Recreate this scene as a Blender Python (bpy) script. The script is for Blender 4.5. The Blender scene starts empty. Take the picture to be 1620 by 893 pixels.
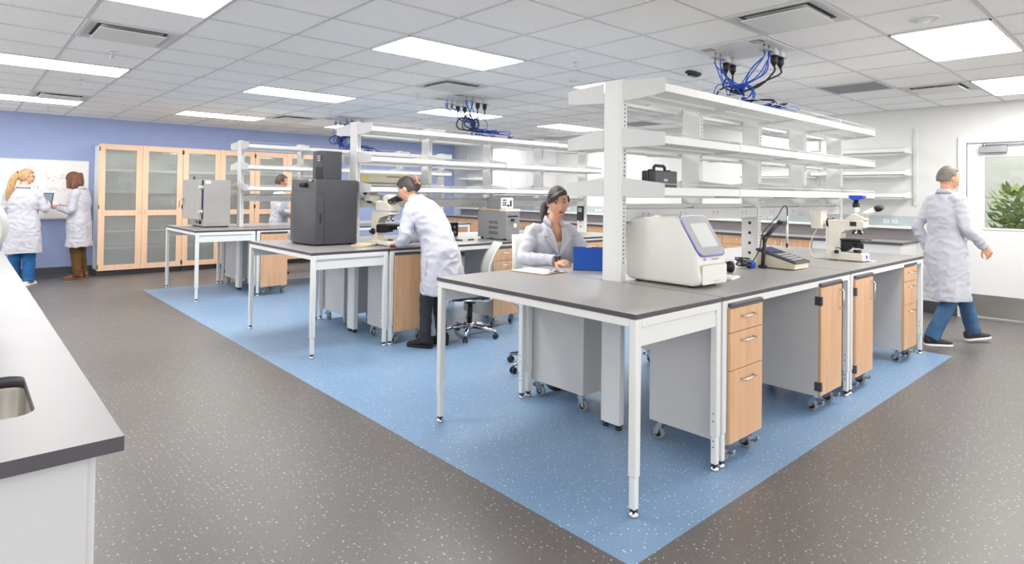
import bpy, bmesh, math, random
from mathutils import Vector as V, Matrix, noise
PI = math.pi
random.seed(7)
SC = bpy.context.scene
C = SC.collection
W0 = 'structure'

# ------------------------------------------------------------------ materials
MATS = {}
def lin(h):
    if isinstance(h, str):
        h = h.lstrip('#'); c = [int(h[i:i+2], 16)/255 for i in (0, 2, 4)]
    else:
        c = h
    return tuple(((x/12.92) if x <= 0.04045 else ((x+0.055)/1.055)**2.4) for x in c) + (1,)
def pbsdf(name):
    m = bpy.data.materials.new(name); m.use_nodes = True
    nt = m.node_tree; b = nt.nodes['Principled BSDF']
    return m, nt, b
def coords(nt, kind='Object', scale=(1, 1, 1)):
    tc = nt.nodes.new('ShaderNodeTexCoord'); mp = nt.nodes.new('ShaderNodeMapping')
    mp.inputs['Scale'].default_value = scale
    nt.links.new(tc.outputs[kind], mp.inputs['Vector'])
    return mp.outputs['Vector']
def ramp(nt, fac, stops):
    r = nt.nodes.new('ShaderNodeValToRGB'); e = r.color_ramp.elements
    while len(e) < len(stops): e.new(0.5)
    for k, (p, c) in enumerate(stops):
        e[k].position = p; e[k].color = c
    nt.links.new(fac, r.inputs['Fac']); return r.outputs['Color']
def nz(nt, vec, scale, detail=3, rough=0.5):
    n = nt.nodes.new('ShaderNodeTexNoise'); n.inputs['Scale'].default_value = scale
    n.inputs['Detail'].default_value = detail; n.inputs['Roughness'].default_value = rough
    if vec: nt.links.new(vec, n.inputs['Vector'])
    return n.outputs['Fac']
def bump(nt, b, h, strength=0.1, dist=0.01):
    bp = nt.nodes.new('ShaderNodeBump'); bp.inputs['Strength'].default_value = strength
    bp.inputs['Distance'].default_value = dist
    nt.links.new(h, bp.inputs['Height']); nt.links.new(bp.outputs['Normal'], b.inputs['Normal'])
def mat(key, col, rough=0.5, metal=0.0, var=0.04, vscale=6, bmp=0.0, bscale=200, spec=None, coat=0.0, emit=None, es=0):
    m, nt, b = pbsdf(key)
    c = lin(col)
    vec = coords(nt)
    f = nz(nt, vec, vscale, 2)
    lo = tuple(x*(1-var) for x in c[:3])+(1,); hi = tuple(min(1, x*(1+var)) for x in c[:3])+(1,)
    nt.links.new(ramp(nt, f, [(0.3, lo), (0.7, hi)]), b.inputs['Base Color'])
    b.inputs['Roughness'].default_value = rough; b.inputs['Metallic'].default_value = metal
    if spec is not None: b.inputs['Specular IOR Level'].default_value = spec
    if coat: b.inputs['Coat Weight'].default_value = coat
    if bmp: bump(nt, b, nz(nt, vec, bscale, 3), bmp, 0.002)
    if emit:
        b.inputs['Emission Color'].default_value = lin(emit); b.inputs['Emission Strength'].default_value = es
    MATS[key] = m; return m

mat('wall_white', '#DADAD8', 0.6, bmp=0.05, bscale=300, var=0.01)
mat('wall_blue', '#A0AFD8', 0.55, bmp=0.05, bscale=300, var=0.02)
mat('base_dark', '#4A4A50', 0.5)
mat('metal_white', '#DEDFDE', 0.42, var=0.01)
mat('metal_shade', '#CDCECE', 0.45, var=0.01)
mat('slot', '#3A3A3E', 0.8)
mat('edge_dark', '#4A474E', 0.45, var=0.03)
mat('counter_glare', '#868689', 0.34, var=0.02, bmp=0.02, bscale=500)  # pale tone has the glare on the dark slab's top put into it
mat('interior_white', '#FAFAF9', 0.6, var=0.01)
mat('interior_grey', '#EDEFED', 0.6, var=0.01)
mat('panel_cool', '#C2C3C5', 0.45, var=0.01)
mat('panel_grey', '#C6C4C3', 0.45, var=0.02)
mat('panel_white', '#DCDCDD', 0.4, var=0.01)
mat('steel', '#C9C6C0', 0.28, 1.0, var=0.05)
mat('chrome', '#DCDCDE', 0.12, 1.0, var=0.01)
mat('alu', '#A9AAAF', 0.35, 0.9, var=0.03)
mat('black_plastic', '#1D1D21', 0.45)
mat('black_soft', '#2B2B2F', 0.7)
mat('rubber_grey', '#8F8F92', 0.6)
mat('charcoal', '#434349', 0.42, var=0.03)
mat('charcoal_dark', '#2E2E33', 0.5)
mat('grey_paint', '#A9A7A6', 0.45, var=0.03)
mat('grey_chill', '#8B8A8C', 0.45, var=0.03)
mat('beige', '#E6E1D6', 0.42, var=0.02)
mat('beige_warm', '#DED5BE', 0.45, var=0.02)
mat('offwhite', '#DEDDD8', 0.35, var=0.01)
mat('screen_grey', '#8B8A90', 0.5, var=0.03)
mat('screen_light', '#B9B9BC', 0.5, var=0.05, vscale=3)
mat('purple_rim', '#3A3AA5', 0.3)
mat('blue_plastic', '#1E4BC0', 0.35)
mat('blue_cover', '#0F4FAE', 0.6, bmp=0.1, bscale=700)
mat('blue_cable', '#2257C8', 0.45)
mat('black_cable', '#202024', 0.5)
mat('paper', '#F4F1EC', 0.8, var=0.01)
mat('board_brown', '#C79A72', 0.55, var=0.1, vscale=30)
mat('pad_tan', '#D9BE94', 0.7, var=0.08, vscale=40)
mat('yellow', '#E9E04A', 0.6)
mat('skin', '#E3AE94', 0.5, var=0.06, vscale=14)
mat('skin_tan', '#D9A184', 0.48, var=0.06, vscale=14)
mat('lip', '#B5655F', 0.4)
mat('eye_white', '#EDE8E4', 0.25)
mat('iris', '#2E1C14', 0.2)
mat('jeans', '#1E5C94', 0.85, bmp=0.3, bscale=260, var=0.25, vscale=9)
mat('jeans_dim', '#3C5F86', 0.85, bmp=0.3, bscale=260, var=0.2, vscale=9)
mat('pants_brown', '#5B3F1E', 0.85, bmp=0.2, bscale=260, var=0.2)
mat('pants_black', '#26262B', 0.6, bmp=0.2, bscale=260, var=0.2)
mat('boot_black', '#161618', 0.75, bmp=0.2, bscale=300)
mat('shoe_brown', '#7A4B35', 0.55, var=0.15)
mat('shoe_white', '#EDEBE8', 0.5)
mat('shoe_stripe', '#5E2A3E', 0.6)
mat('shirt_cream', '#EFE8DA', 0.85, bmp=0.3, bscale=400)
mat('board_white', '#F2F2F0', 0.22, var=0.01)
mat('ink', '#A3A3A9', 0.6)
mat('gasket', '#3B3F73', 0.5)
mat('diffuser_dark', '#3F3F4A', 0.7)
mat('grille', '#8C8C93', 0.7, var=0.1, vscale=60)
mat('glass_strip', '#AFBDBF', 0.3, var=0.04)
mat('splash_grey', '#8B868B', 0.4, var=0.03)
mat('leaf', '#9AAE6E', 0.6, var=0.3, vscale=12)
mat('pot', '#B8A894', 0.7)
mat('clip_tort', '#C98B6E', 0.3, var=0.2, vscale=60)
mat('caster_blue', '#A9BAC4', 0.3, 0.8)
mat('foil', '#C8BFB0', 0.3, 0.6)
def coat_mat():
    m, nt, b = pbsdf('coat'); v = coords(nt)
    b.inputs['Base Color'].default_value = lin('#BFBFC9'); b.inputs['Roughness'].default_value = 0.9
    try: b.inputs['Sheen Weight'].default_value = 0.2
    except Exception: pass
    bump(nt, b, nz(nt, v, 22, 4, 0.6), 0.25, 0.01); MATS['coat'] = m
coat_mat()
def hair_mat(key, a, c, dirs=(90, 90, 8)):
    m, nt, b = pbsdf(key); v = coords(nt, 'Object', dirs)
    f = nz(nt, v, 1.0, 4, 0.7)
    nt.links.new(ramp(nt, f, [(0.3, lin(a)), (0.7, lin(c))]), b.inputs['Base Color'])
    b.inputs['Roughness'].default_value = 0.6; bump(nt, b, f, 0.5, 0.004); MATS[key] = m
hair_mat('hair_blonde', '#8E6440', '#D2AE7C'); hair_mat('hair_brown', '#4A2C20', '#8A5A40')
hair_mat('hair_dark', '#1C1A1A', '#4A4442'); hair_mat('hair_black', '#211A19', '#54494A'); hair_mat('hair_grey', '#5F5853', '#8A827A')
def wood_mat(key, a, c, axis='z'):
    m, nt, b = pbsdf(key)
    s = {'z': (26, 26, 1.6), 'x': (1.6, 26, 26)}[axis]
    v = coords(nt, 'Object', s); f = nz(nt, v, 1.3, 5, 0.62)
    nt.links.new(ramp(nt, f, [(0.25, lin(a)), (0.75, lin(c))]), b.inputs['Base Color'])
    b.inputs['Roughness'].default_value = 0.42; MATS[key] = m
wood_mat('wood', '#CB9E78', '#DBB28D'); wood_mat('wood_pale', '#E6BE9D', '#EFCFB3')
def top_mat():
    m, nt, b = pbsdf('worktop'); v = coords(nt)
    f = nz(nt, v, 180, 3); g = nz(nt, v, 2.2, 3)
    mx = nt.nodes.new('ShaderNodeMixRGB'); mx.inputs['Fac'].default_value = 0.35
    nt.links.new(ramp(nt, f, [(0.3, lin('#989595')), (0.7, lin('#A3A09F'))]), mx.inputs['Color1'])
    nt.links.new(ramp(nt, g, [(0.3, lin('#989595')), (0.7, lin('#A3A09F'))]), mx.inputs['Color2'])
    nt.links.new(mx.outputs['Color'], b.inputs['Base Color'])
    b.inputs['Roughness'].default_value = 0.36; b.inputs['Specular IOR Level'].default_value = 0.7
    MATS['worktop'] = m
top_mat()
def floor_mat(key, a, c, fl, rough=0.38, cells=34.0):
    m, nt, b = pbsdf(key); v = coords(nt)
    g = nz(nt, v, 1.1, 5, 0.6); h = nz(nt, v, 60, 3, 0.6)
    base = nt.nodes.new('ShaderNodeMixRGB'); base.inputs['Fac'].default_value = 0.4
    nt.links.new(ramp(nt, g, [(0.3, lin(a)), (0.7, lin(c))]), base.inputs['Color1'])
    nt.links.new(ramp(nt, h, [(0.3, lin(a)), (0.7, lin(c))]), base.inputs['Color2'])
    cur = base.outputs['Color']
    for sc, th, col, keep in ((cells, 0.12, fl[0], 0.72), (cells*2.3, 0.13, fl[1], 0.82), (cells*1.5, 0.10, fl[2], 0.86)):
        wv = nt.nodes.new('ShaderNodeTexVoronoi'); wv.inputs['Scale'].default_value = sc
        wv.voronoi_dimensions = '2D'
        d = nt.nodes.new('ShaderNodeTexNoise'); d.inputs['Scale'].default_value = 70; d.inputs['Detail'].default_value = 1
        nt.links.new(v, d.inputs['Vector'])
        ad = nt.nodes.new('ShaderNodeMixRGB'); ad.blend_type = 'ADD'; ad.inputs['Fac'].default_value = 0.012
        nt.links.new(v, ad.inputs['Color1']); nt.links.new(d.outputs['Color'], ad.inputs['Color2'])
        nt.links.new(ad.outputs['Color'], wv.inputs['Vector'])
        lt = nt.nodes.new('ShaderNodeMath'); lt.operation = 'LESS_THAN'; lt.inputs[1].default_value = th
        nt.links.new(wv.outputs['Distance'], lt.inputs[0])
        sp = nt.nodes.new('ShaderNodeSeparateColor'); nt.links.new(wv.outputs['Color'], sp.inputs['Color'])
        gt = nt.nodes.new('ShaderNodeMath'); gt.operation = 'GREATER_THAN'; gt.inputs[1].default_value = keep
        nt.links.new(sp.outputs[0], gt.inputs[0])
        mu = nt.nodes.new('ShaderNodeMath'); mu.operation = 'MULTIPLY'
        nt.links.new(lt.outputs[0], mu.inputs[0]); nt.links.new(gt.outputs[0], mu.inputs[1])
        mx = nt.nodes.new('ShaderNodeMixRGB'); nt.links.new(mu.outputs[0], mx.inputs['Fac'])
        nt.links.new(cur, mx.inputs['Color1']); mx.inputs['Color2'].default_value = lin(col)
        cur = mx.outputs['Color']
    nt.links.new(cur, b.inputs['Base Color'])
    rr = nt.nodes.new('ShaderNodeMapRange'); rr.inputs['To Min'].default_value = rough-0.06; rr.inputs['To Max'].default_value = rough+0.1
    nt.links.new(g, rr.inputs['Value']); nt.links.new(rr.outputs['Result'], b.inputs['Roughness'])
    b.inputs['Specular IOR Level'].default_value = 0.75
    bump(nt, b, h, 0.05, 0.002)
    MATS[key] = m
floor_mat('floor_grey', '#5D5857', '#696462', ('#BDBAB8', '#A09D9B', '#A39A8C')); floor_mat('floor_blue', '#6E8FB2', '#84A1C1', ('#DCE4EC', '#B9C8D8', '#A9B4BE'))
def ceil_mat():
    m, nt, b = pbsdf('ceiling_tile'); v = coords(nt)
    wv = nt.nodes.new('ShaderNodeTexVoronoi'); wv.inputs['Scale'].default_value = 45; nt.links.new(v, wv.inputs['Vector'])
    sp = ramp(nt, wv.outputs['Distance'], [(0.10, lin('#E6E6E5')), (0.17, lin('#F8F8F7'))])
    nt.links.new(sp, b.inputs['Base Color']); b.inputs['Roughness'].default_value = 0.9
    bump(nt, b, nz(nt, v, 120, 4), 0.3, 0.003); MATS['ceiling_tile'] = m
ceil_mat()
def emit_mat(key, col, s):
    m = bpy.data.materials.new(key); m.use_nodes = True; nt = m.node_tree
    nt.nodes.remove(nt.nodes['Principled BSDF']); e = nt.nodes.new('ShaderNodeEmission')
    e.inputs['Color'].default_value = lin(col); e.inputs['Strength'].default_value = s
    nt.links.new(e.outputs[0], nt.nodes['Material Output'].inputs['Surface']); MATS[key] = m
emit_mat('lamp', '#FFFDF8', 16.0)
emit_mat('tablet_glow', '#A9C2D2', 0.5)
def glass_mat(key, tint, ior=1.45, rough=0.02, boost=1.0):
    m = bpy.data.materials.new(key); m.use_nodes = True; nt = m.node_tree
    nt.nodes.remove(nt.nodes['Principled BSDF'])
    t = nt.nodes.new('ShaderNodeBsdfTransparent'); t.inputs['Color'].default_value = lin(tint)
    g = nt.nodes.new('ShaderNodeBsdfGlossy'); g.inputs['Roughness'].default_value = rough
    fr = nt.nodes.new('ShaderNodeFresnel'); fr.inputs['IOR'].default_value = ior
    mx = nt.nodes.new('ShaderNodeMixShader')
    nt.links.new(fr.outputs[0], mx.inputs[0]); nt.links.new(t.outputs[0], mx.inputs[1]); nt.links.new(g.outputs[0], mx.inputs[2])
    out = mx.outputs[0]
    if boost < 1:   # faintly frosted glass; white haze mixed in to brighten the dim cabinets
        df = nt.nodes.new('ShaderNodeBsdfTranslucent'); df.inputs['Color'].default_value = lin('#FBFDFC')
        d2 = nt.nodes.new('ShaderNodeBsdfDiffuse'); d2.inputs['Color'].default_value = lin('#F6F9F8')
        m1 = nt.nodes.new('ShaderNodeMixShader'); m1.inputs[0].default_value = 0.6; nt.links.new(df.outputs[0], m1.inputs[1]); nt.links.new(d2.outputs[0], m1.inputs[2])
        m2 = nt.nodes.new('ShaderNodeMixShader'); m2.inputs[0].default_value = boost; nt.links.new(out, m2.inputs[1]); nt.links.new(m1.outputs[0], m2.inputs[2]); out = m2.outputs[0]
    nt.links.new(out, nt.nodes['Material Output'].inputs['Surface']); MATS[key] = m
glass_mat('glass', '#FCFEFD', 1.6, 0.03, 0.24); glass_mat('glass_door', '#F4F7F4', 1.4)

# ------------------------------------------------------------------ mesh helper
class MB:
    def __init__(s): s.bm = bmesh.new(); s.mi = 0
    def m(s, i): s.mi = i; return s
    def _f(s, vs, smooth=False):
        try: f = s.bm.faces.new(vs)
        except ValueError: return None
        f.material_index = s.mi; f.smooth = smooth; return f
    def box(s, x0, y0, z0, x1, y1, z1, b=0.0, seg=2, T=None):
        x0, x1 = min(x0, x1), max(x0, x1); y0, y1 = min(y0, y1), max(y0, y1); z0, z1 = min(z0, z1), max(z0, z1)
        c = [V((x, y, z)) for z in (z0, z1) for y in (y0, y1) for x in (x0, x1)]
        if T is not None: c = [T @ p for p in c]
        v = [s.bm.verts.new(p) for p in c]
        fs = [s._f([v[i] for i in q]) for q in ((0, 2, 3, 1), (4, 5, 7, 6), (0, 1, 5, 4), (2, 6, 7, 3), (0, 4, 6, 2), (1, 3, 7, 5))]
        if b > 0: s._bev(fs, b, seg)
        return fs
    def _bev(s, fs, b, seg=2):
        es = list({e for f in fs for e in f.edges})
        r = bmesh.ops.bevel(s.bm, geom=es, offset=b, segments=seg, affect='EDGES', profile=0.5, clamp_overlap=True)
        for f in r['faces']: f.material_index = s.mi; f.smooth = True
    def prism(s, pts, axis, a, b, bev=0.0, seg=2, T=None):
        def mk(p, h):
            if axis == 'x': q = V((h, p[0], p[1]))
            elif axis == 'y': q = V((p[0], h, p[1]))
            else: q = V((p[0], p[1], h))
            return T @ q if T is not None else q
        A = [s.bm.verts.new(mk(p, a)) for p in pts]; B = [s.bm.verts.new(mk(p, b)) for p in pts]
        n = len(pts); fs = [s._f(A[::-1]), s._f(B)]
        for i in range(n): fs.append(s._f([A[i], A[(i+1) % n], B[(i+1) % n], B[i]]))
        fs = [f for f in fs if f]
        bmesh.ops.recalc_face_normals(s.bm, faces=fs)
        if bev > 0: s._bev(fs, bev, seg)
        return fs
    def rings(s, R, cap=True, smooth=True, close=False):
        vs = [[s.bm.verts.new(p) for p in r] for r in R]; n = len(R[0]); fs = []
        for k in range(len(R)-1 if not close else len(R)):
            a, b = vs[k], vs[(k+1) % len(R)]
            for i in range(n): fs.append(s._f([a[i], a[(i+1) % n], b[(i+1) % n], b[i]], smooth))
        if cap and not close: fs += [s._f(vs[0][::-1]), s._f(vs[-1])]
        fs = [f for f in fs if f]
        bmesh.ops.recalc_face_normals(s.bm, faces=fs)
        return fs
    def cyl(s, p0, p1, r0, r1=None, n=16, cap=True):
        return s.tube([p0, p1], [r0, r0 if r1 is None else r1], n, cap)
    def tube(s, pts, r, n=8, cap=True, closed=False):
        pts = [V(p) for p in pts]; m = len(pts)
        rr = r if isinstance(r, (list, tuple)) else [r]*m
        R = []; prev = None
        for i in range(m):
            if closed: t = pts[(i+1) % m]-pts[i-1]
            else: t = pts[min(i+1, m-1)]-pts[max(i-1, 0)]
            if t.length < 1e-9: t = V((0, 0, 1))
            t.normalize()
            if prev is None:
                u = t.orthogonal().normalized()
            else:
                u = prev-t*prev.dot(t)
                u = u.normalized() if u.length > 1e-6 else t.orthogonal().normalized()
            prev = u; w = t.cross(u)
            R.append([pts[i]+(u*math.cos(2*PI*k/n)+w*math.sin(2*PI*k/n))*rr[i] for k in range(n)])
        return s.rings(R, cap, True, closed)
    def lathe(s, prof, o=(0, 0, 0), ax=(0, 0, 1), n=24, cap=True):
        o = V(o); ax = V(ax).normalized(); u = ax.orthogonal().normalized(); w = ax.cross(u)
        return s.rings([[o+ax*z+(u*math.cos(2*PI*k/n)+w*math.sin(2*PI*k/n))*max(r, 1e-4) for k in range(n)] for r, z in prof], cap)
    def ball(s, c, rx, ry=None, rz=None, n=14, m=9, T=None):
        ry = rx if ry is None else ry; rz = rx if rz is None else rz; c = V(c)
        R = []
        for j in range(m+1):
            th = -PI/2+PI*j/m; R.append([V((rx*max(math.cos(th), .02)*math.cos(2*PI*k/n), ry*max(math.cos(th), .02)*math.sin(2*PI*k/n), rz*math.sin(th))) for k in range(n)])
        R = [[c+(T @ p if T is not None else p) for p in r] for r in R]
        return s.rings(R)
    def build(s, name, mats, parent=None, org=None, world=True, link=True):
        if isinstance(mats, str): mats = [mats]
        if org is None: org = V(parent.get('_o', (0, 0, 0))) if (parent is not None and world) else V((0, 0, 0))
        if org.length: bmesh.ops.translate(s.bm, verts=s.bm.verts, vec=-org)
        me = bpy.data.meshes.new(name); s.bm.to_mesh(me); s.bm.free()
        for k in mats: me.materials.append(MATS[k])
        o = bpy.data.objects.new(name, me); C.objects.link(o)
        if parent is not None:
            o.parent = parent
            if '_o' in parent: o['_o'] = parent['_o']
        return o

def tag(o, label, cat, group=None):
    o['label'] = label; o['category'] = cat
    if group: o['group'] = group
    return o
def thing(name, label, cat, loc=(0, 0, 0), rz=0.0, group=None):
    o = bpy.data.objects.new(name, None); C.objects.link(o); o.empty_display_size = 0.05
    o.location = loc; o.rotation_euler = (0, 0, rz)
    if rz == 0: o['_o'] = tuple(loc)
    return tag(o, label, cat, group)
def struct(name, mb, mats, parent=None):
    o = mb.build(name, mats, parent)
    if parent is None: o['kind'] = 'structure'
    return o
def copy_tree(o, parent=None):
    c = o.copy(); C.objects.link(c); c.parent = parent
    for ch in list(o.children): copy_tree(ch, c)
    return c
def dup(root, loc, rz=None, label=None, group=None):
    c = copy_tree(root); c.location = loc
    if rz is not None: c.rotation_euler = (0, 0, rz)
    if label: c['label'] = label
    if group: c['group'] = group
    return c
def solo(name, mb, mats, label, cat, loc, rz=0.0, group=None, world=True):
    o = mb.build(name, mats, None, V(loc) if world else V((0, 0, 0)))
    o.location = loc; o.rotation_euler = (0, 0, rz); return tag(o, label, cat, group)
def spline(pts, k=6):
    P = [V(p) for p in pts]; P = [P[0]*2-P[1]]+P+[P[-1]*2-P[-2]]; out = []
    for i in range(1, len(P)-2):
        for j in range(k):
            t = j/k; a, b, c, d = P[i-1], P[i], P[i+1], P[i+2]
            out.append(0.5*((2*b)+(c-a)*t+(2*a-5*b+4*c-d)*t*t+(3*b-a-3*c+d)*t**3))
    out.append(P[-2]); return out

# ------------------------------------------------------------------ layout numbers
ZT, ZTU = 0.908, 0.886
XB, YBW, ZC = 9.16, 12.264, 2.615
TL, OX, OY = 0.61, 0.0172, 0.2163
ROW = [0.0, 3.37, 6.82]; YC = 2.385
PX = [3.0, 3.885, 4.785, 5.66, 6.54]; PT = 0.05
def tx(i): return OX+TL*i
def ty(j): return OY+TL*j
RN = ['front', 'middle', 'far']
# ------------------------------------------------------------------ camera, light, world
def cam():
    f, cx, cy = 965.026, 810.0, 293.165; yaw, pitch, roll = 0.83459, 0.01359, -0.01359
    fw = V((math.cos(yaw)*math.cos(pitch), math.sin(yaw)*math.cos(pitch), math.sin(pitch)))
    r = V((math.sin(yaw), -math.cos(yaw), 0)); d = -(r.cross(fw))
    rt = r*math.cos(roll)+d*math.sin(roll); dn = -r*math.sin(roll)+d*math.cos(roll)
    cd = bpy.data.cameras.new('camera'); o = bpy.data.objects.new('camera', cd); C.objects.link(o)
    cd.sensor_width = 36; cd.lens = f/1620*36; cd.shift_x = (810-cx)/1620; cd.shift_y = -(446.5-cy)/1620; cd.clip_start = 0.05
    M = Matrix.Identity(4)
    for i in range(3): M[i][0] = rt[i]; M[i][1] = -dn[i]; M[i][2] = -fw[i]
    M[2][3] = 1.44125
    o.matrix_world = M; SC.camera = o
cam()
w = bpy.data.worlds.new('world'); SC.world = w; w.use_nodes = True
w.node_tree.nodes['Background'].inputs['Color'].default_value = (1.0, 0.985, 0.965, 1)
w.node_tree.nodes['Background'].inputs['Strength'].default_value = 1.58
SC.view_settings.view_transform = 'Standard'
try: SC.view_settings.look = 'None'
except Exception: pass
SC.view_settings.exposure = 0.54; SC.view_settings.gamma = 1.0
SC.view_settings.use_curve_mapping = False
SC.cycles.use_denoising = True
SC.cycles.max_bounces = 10; SC.cycles.diffuse_bounces = 5; SC.cycles.glossy_bounces = 4; SC.cycles.transparent_max_bounces = 12
SC.cycles.caustics_reflective = False; SC.cycles.caustics_refractive = False
SC.cycles.sample_clamp_indirect = 8

# ------------------------------------------------------------------ shell
FX0, FY0 = -3.0, -3.0
mb = MB()
def quad(mb, x0, y0, x1, y1, z, mi, down=False):
    mb.m(mi); vs = [mb.bm.verts.new(p) for p in ((x0, y0, z), (x1, y0, z), (x1, y1, z), (x0, y1, z))]
    mb._f(vs[::-1] if down else vs)
bx0, bx1, by0, by1 = 1.958, 6.79, 1.438, 9.919
quad(mb, bx0, by0, bx1, by1, 0, 1)
for a in ((FX0, FY0, 13.5, by0), (FX0, by1, 13.5, YBW+0.1), (FX0, by0, bx0, by1), (bx1, by0, 13.5, by1)): quad(mb, *a, 0, 0)
struct('floor', mb, ['floor_grey', 'floor_blue'])
mb = MB(); mb.box(-1.6, YBW, 0, XB+0.1, YBW+0.1, 2.9); struct('wall_back', mb, 'wall_blue')
DY0, DY1 = 0.72, 1.80
mb = MB(); mb.box(XB, DY1, 0, XB+0.1, YBW, 2.9); mb.box(XB, -1.5, 0, XB+0.1, DY0, 2.9); mb.box(XB, DY0, 2.135, XB+0.1, DY1, 2.9)
struct('wall_right', mb, 'wall_white')
mb = MB(); quad(mb, -1.6, -0.45, XB, YBW, ZC, 0, True)
mb.box(-1.6, -0.45, ZC+0.001, XB+0.1, YBW+0.1, ZC+0.06); struct('ceiling', mb, 'ceiling_tile')
mb = MB(); tw = 0.0115; zt0 = ZC-0.004
for i in range(-2, 15): mb.box(tx(i)-tw, -0.45, zt0, tx(i)+tw, YBW, ZC+0.0005)
for j in range(-1, 20): mb.box(-1.6, ty(j)-tw, zt0-0.0006, XB, ty(j)+tw, ZC+0.0005)
mb.box(-1.6, YBW-0.024, zt0-0.001, XB, YBW, ZC); mb.box(XB-0.024, -0.45, zt0-0.001, XB, YBW, ZC)
struct('trim_1', mb, 'metal_shade')
mb = MB(); mb.box(-1.6, YBW-0.012, 0, XB, YBW, 0.15, 0.004); mb.prism([(YBW-0.012, 0.0), (YBW-0.05, 0.0), (YBW-0.012, 0.04)], 'x', -1.6, XB); struct('baseboard_back', mb, 'base_dark')
mb = MB(); mb.box(XB-0.012, 1.89, 0, XB, 12.2, 0.15, 0.004); mb.box(XB-0.012, -1.4, 0, XB, 0.62, 0.15, 0.004); struct('baseboard_right', mb, 'base_dark')

# ------------------------------------------------------------------ door
door = bpy.data.objects.new('door_1', None); C.objects.link(door); door.location = (XB, (DY0+DY1)/2, 0); door['kind'] = 'structure'; door['_o'] = tuple(door.location)
mb = MB()
for y0, y1, z0, z1 in ((DY1, DY1+0.085, 0, 2.215), (DY0-0.085, DY0, 0, 2.215), (DY0, DY1, 2.13, 2.215)): mb.box(XB-0.03, y0, z0, XB+0.13, y1, z1, 0.004)
mb.box(XB+0.03, DY1-0.02, 0, XB+0.05, DY1, 2.13); mb.build('door_frame', 'panel_white', door)
lx0, lx1 = XB-0.005, XB+0.04
wy0, wy1, wz0, wz1 = 0.92, 1.625, 1.10, 1.965
mb = MB(); a0, a1 = DY0+0.006, DY1-0.006
for y0, y1, z0, z1 in ((wy1, a1, 0.03, 2.122), (a0, wy0, 0.03, 2.122), (wy0, wy1, 0.03, wz0), (wy0, wy1, wz1, 2.122)): mb.box(lx0, y0, z0, lx1, y1, z1)
leaf = mb.build('door_leaf', 'panel_white', door)
mb = MB()
for y0, y1, z0, z1 in ((wy1-0.006, wy1+0.018, wz0-0.018, wz1+0.018), (wy0-0.018, wy0+0.006, wz0-0.018, wz1+0.018), (wy0, wy1, wz0-0.018, wz0+0.006), (wy0, wy1, wz1-0.006, wz1+0.018)): mb.box(lx0-0.008, y0, z0, lx0+0.001, y1, z1, 0.003)
mb.build('window_bead', 'metal_white', leaf)
mb = MB(); mb.box(lx0+0.018, wy0, wz0, lx0+0.024, wy1, wz1); mb.build('window_pane', 'glass_door', leaf)
mb = MB(); mb.box(lx0-0.003, a0+0.03, 0.04, lx0+0.001, a1-0.01, 0.30, 0.001); mb.build('kick_plate', 'steel', leaf)
mb = MB(); mb.box(lx0-0.065, 1.405, 2.005, lx0-0.001, 1.665, 2.085, 0.006); cl = mb.build('door_closer', 'alu', leaf)
mb = MB(); mb.box(lx0-0.05, 1.1, 2.10, lx0-0.02, 1.63, 2.112, 0.002); mb.cyl((lx0-0.035, 1.62, 2.08), (lx0-0.035, 1.62, 2.118), 0.02); mb.box(lx0-0.04, 1.08, 2.10, XB+0.01, 1.16, 2.135, 0.003); mb.build('closer_arm', 'alu', cl)
mb = MB(); mb.box(lx0-0.002, DY0+0.05, 0.0, lx0+0.05, DY1, 0.012); mb.build('threshold', 'alu', door)
mb = MB(); mb.cyl((lx0-0.05, 0.80, 1.02), (lx0, 0.80, 1.02), 0.011); mb.cyl((lx0-0.05, 0.80, 1.02), (lx0-0.05, 0.92, 1.02), 0.010); mb.build('door_handle', 'chrome', leaf)
# hallway beyond the door
mb = MB(); mb.box(13.3, -4, 0, 13.4, 6, 3.2); struct('wall_hallway', mb, 'wall_white')
def plant(loc, h, n, label):
    t = thing('potted_plant', label, 'plant', loc)
    mb = MB(); x, y, z = loc
    mb.lathe([(0.13, 0.0), (0.17, 0.34), (0.185, 0.36), (0.15, 0.35), (0.14, 0.3)], loc, n=20); mb.build('pot', 'pot', t)
    mb = MB(); mb.tube(spline([(x, y, 0.3), (x+.02, y, h*.5), (x-.02, y+.03, h*.8)]), 0.016, 8); mb.build('stem', 'board_brown', t)
    mb = MB(); rnd = random.Random(3)
    for k in range(n):
        a = rnd.uniform(0, 2*PI); el = rnd.uniform(-.2, 1.2); L = rnd.uniform(.12, .24)
        b = V((x, y, rnd.uniform(h*.5, h*.95)))+V((math.cos(a), math.sin(a), 0))*rnd.uniform(0, .28)
        d = V((math.cos(a)*math.cos(el), math.sin(a)*math.cos(el), math.sin(el))); s = d.cross(V((0, 0, 1)))
        s = (s.normalized() if s.length > .01 else V((1, 0, 0)))*L*.24; up = V((0, 0, .015))
        p = [b, b+d*L*.5+s-up, b+d*L, b+d*L*.5-s-up, b+d*L*.5+up]
        v = [mb.bm.verts.new(q) for q in p]
        for q in ((0, 1, 4), (1, 2, 4), (2, 3, 4), (3, 0, 4)): mb._f([v[i] for i in q], True)
    mb.build('leaves', 'leaf', t)
plant((11.9, 1.70, 0), 1.66, 330, 'leafy green potted plant seen through the door window')

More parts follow.
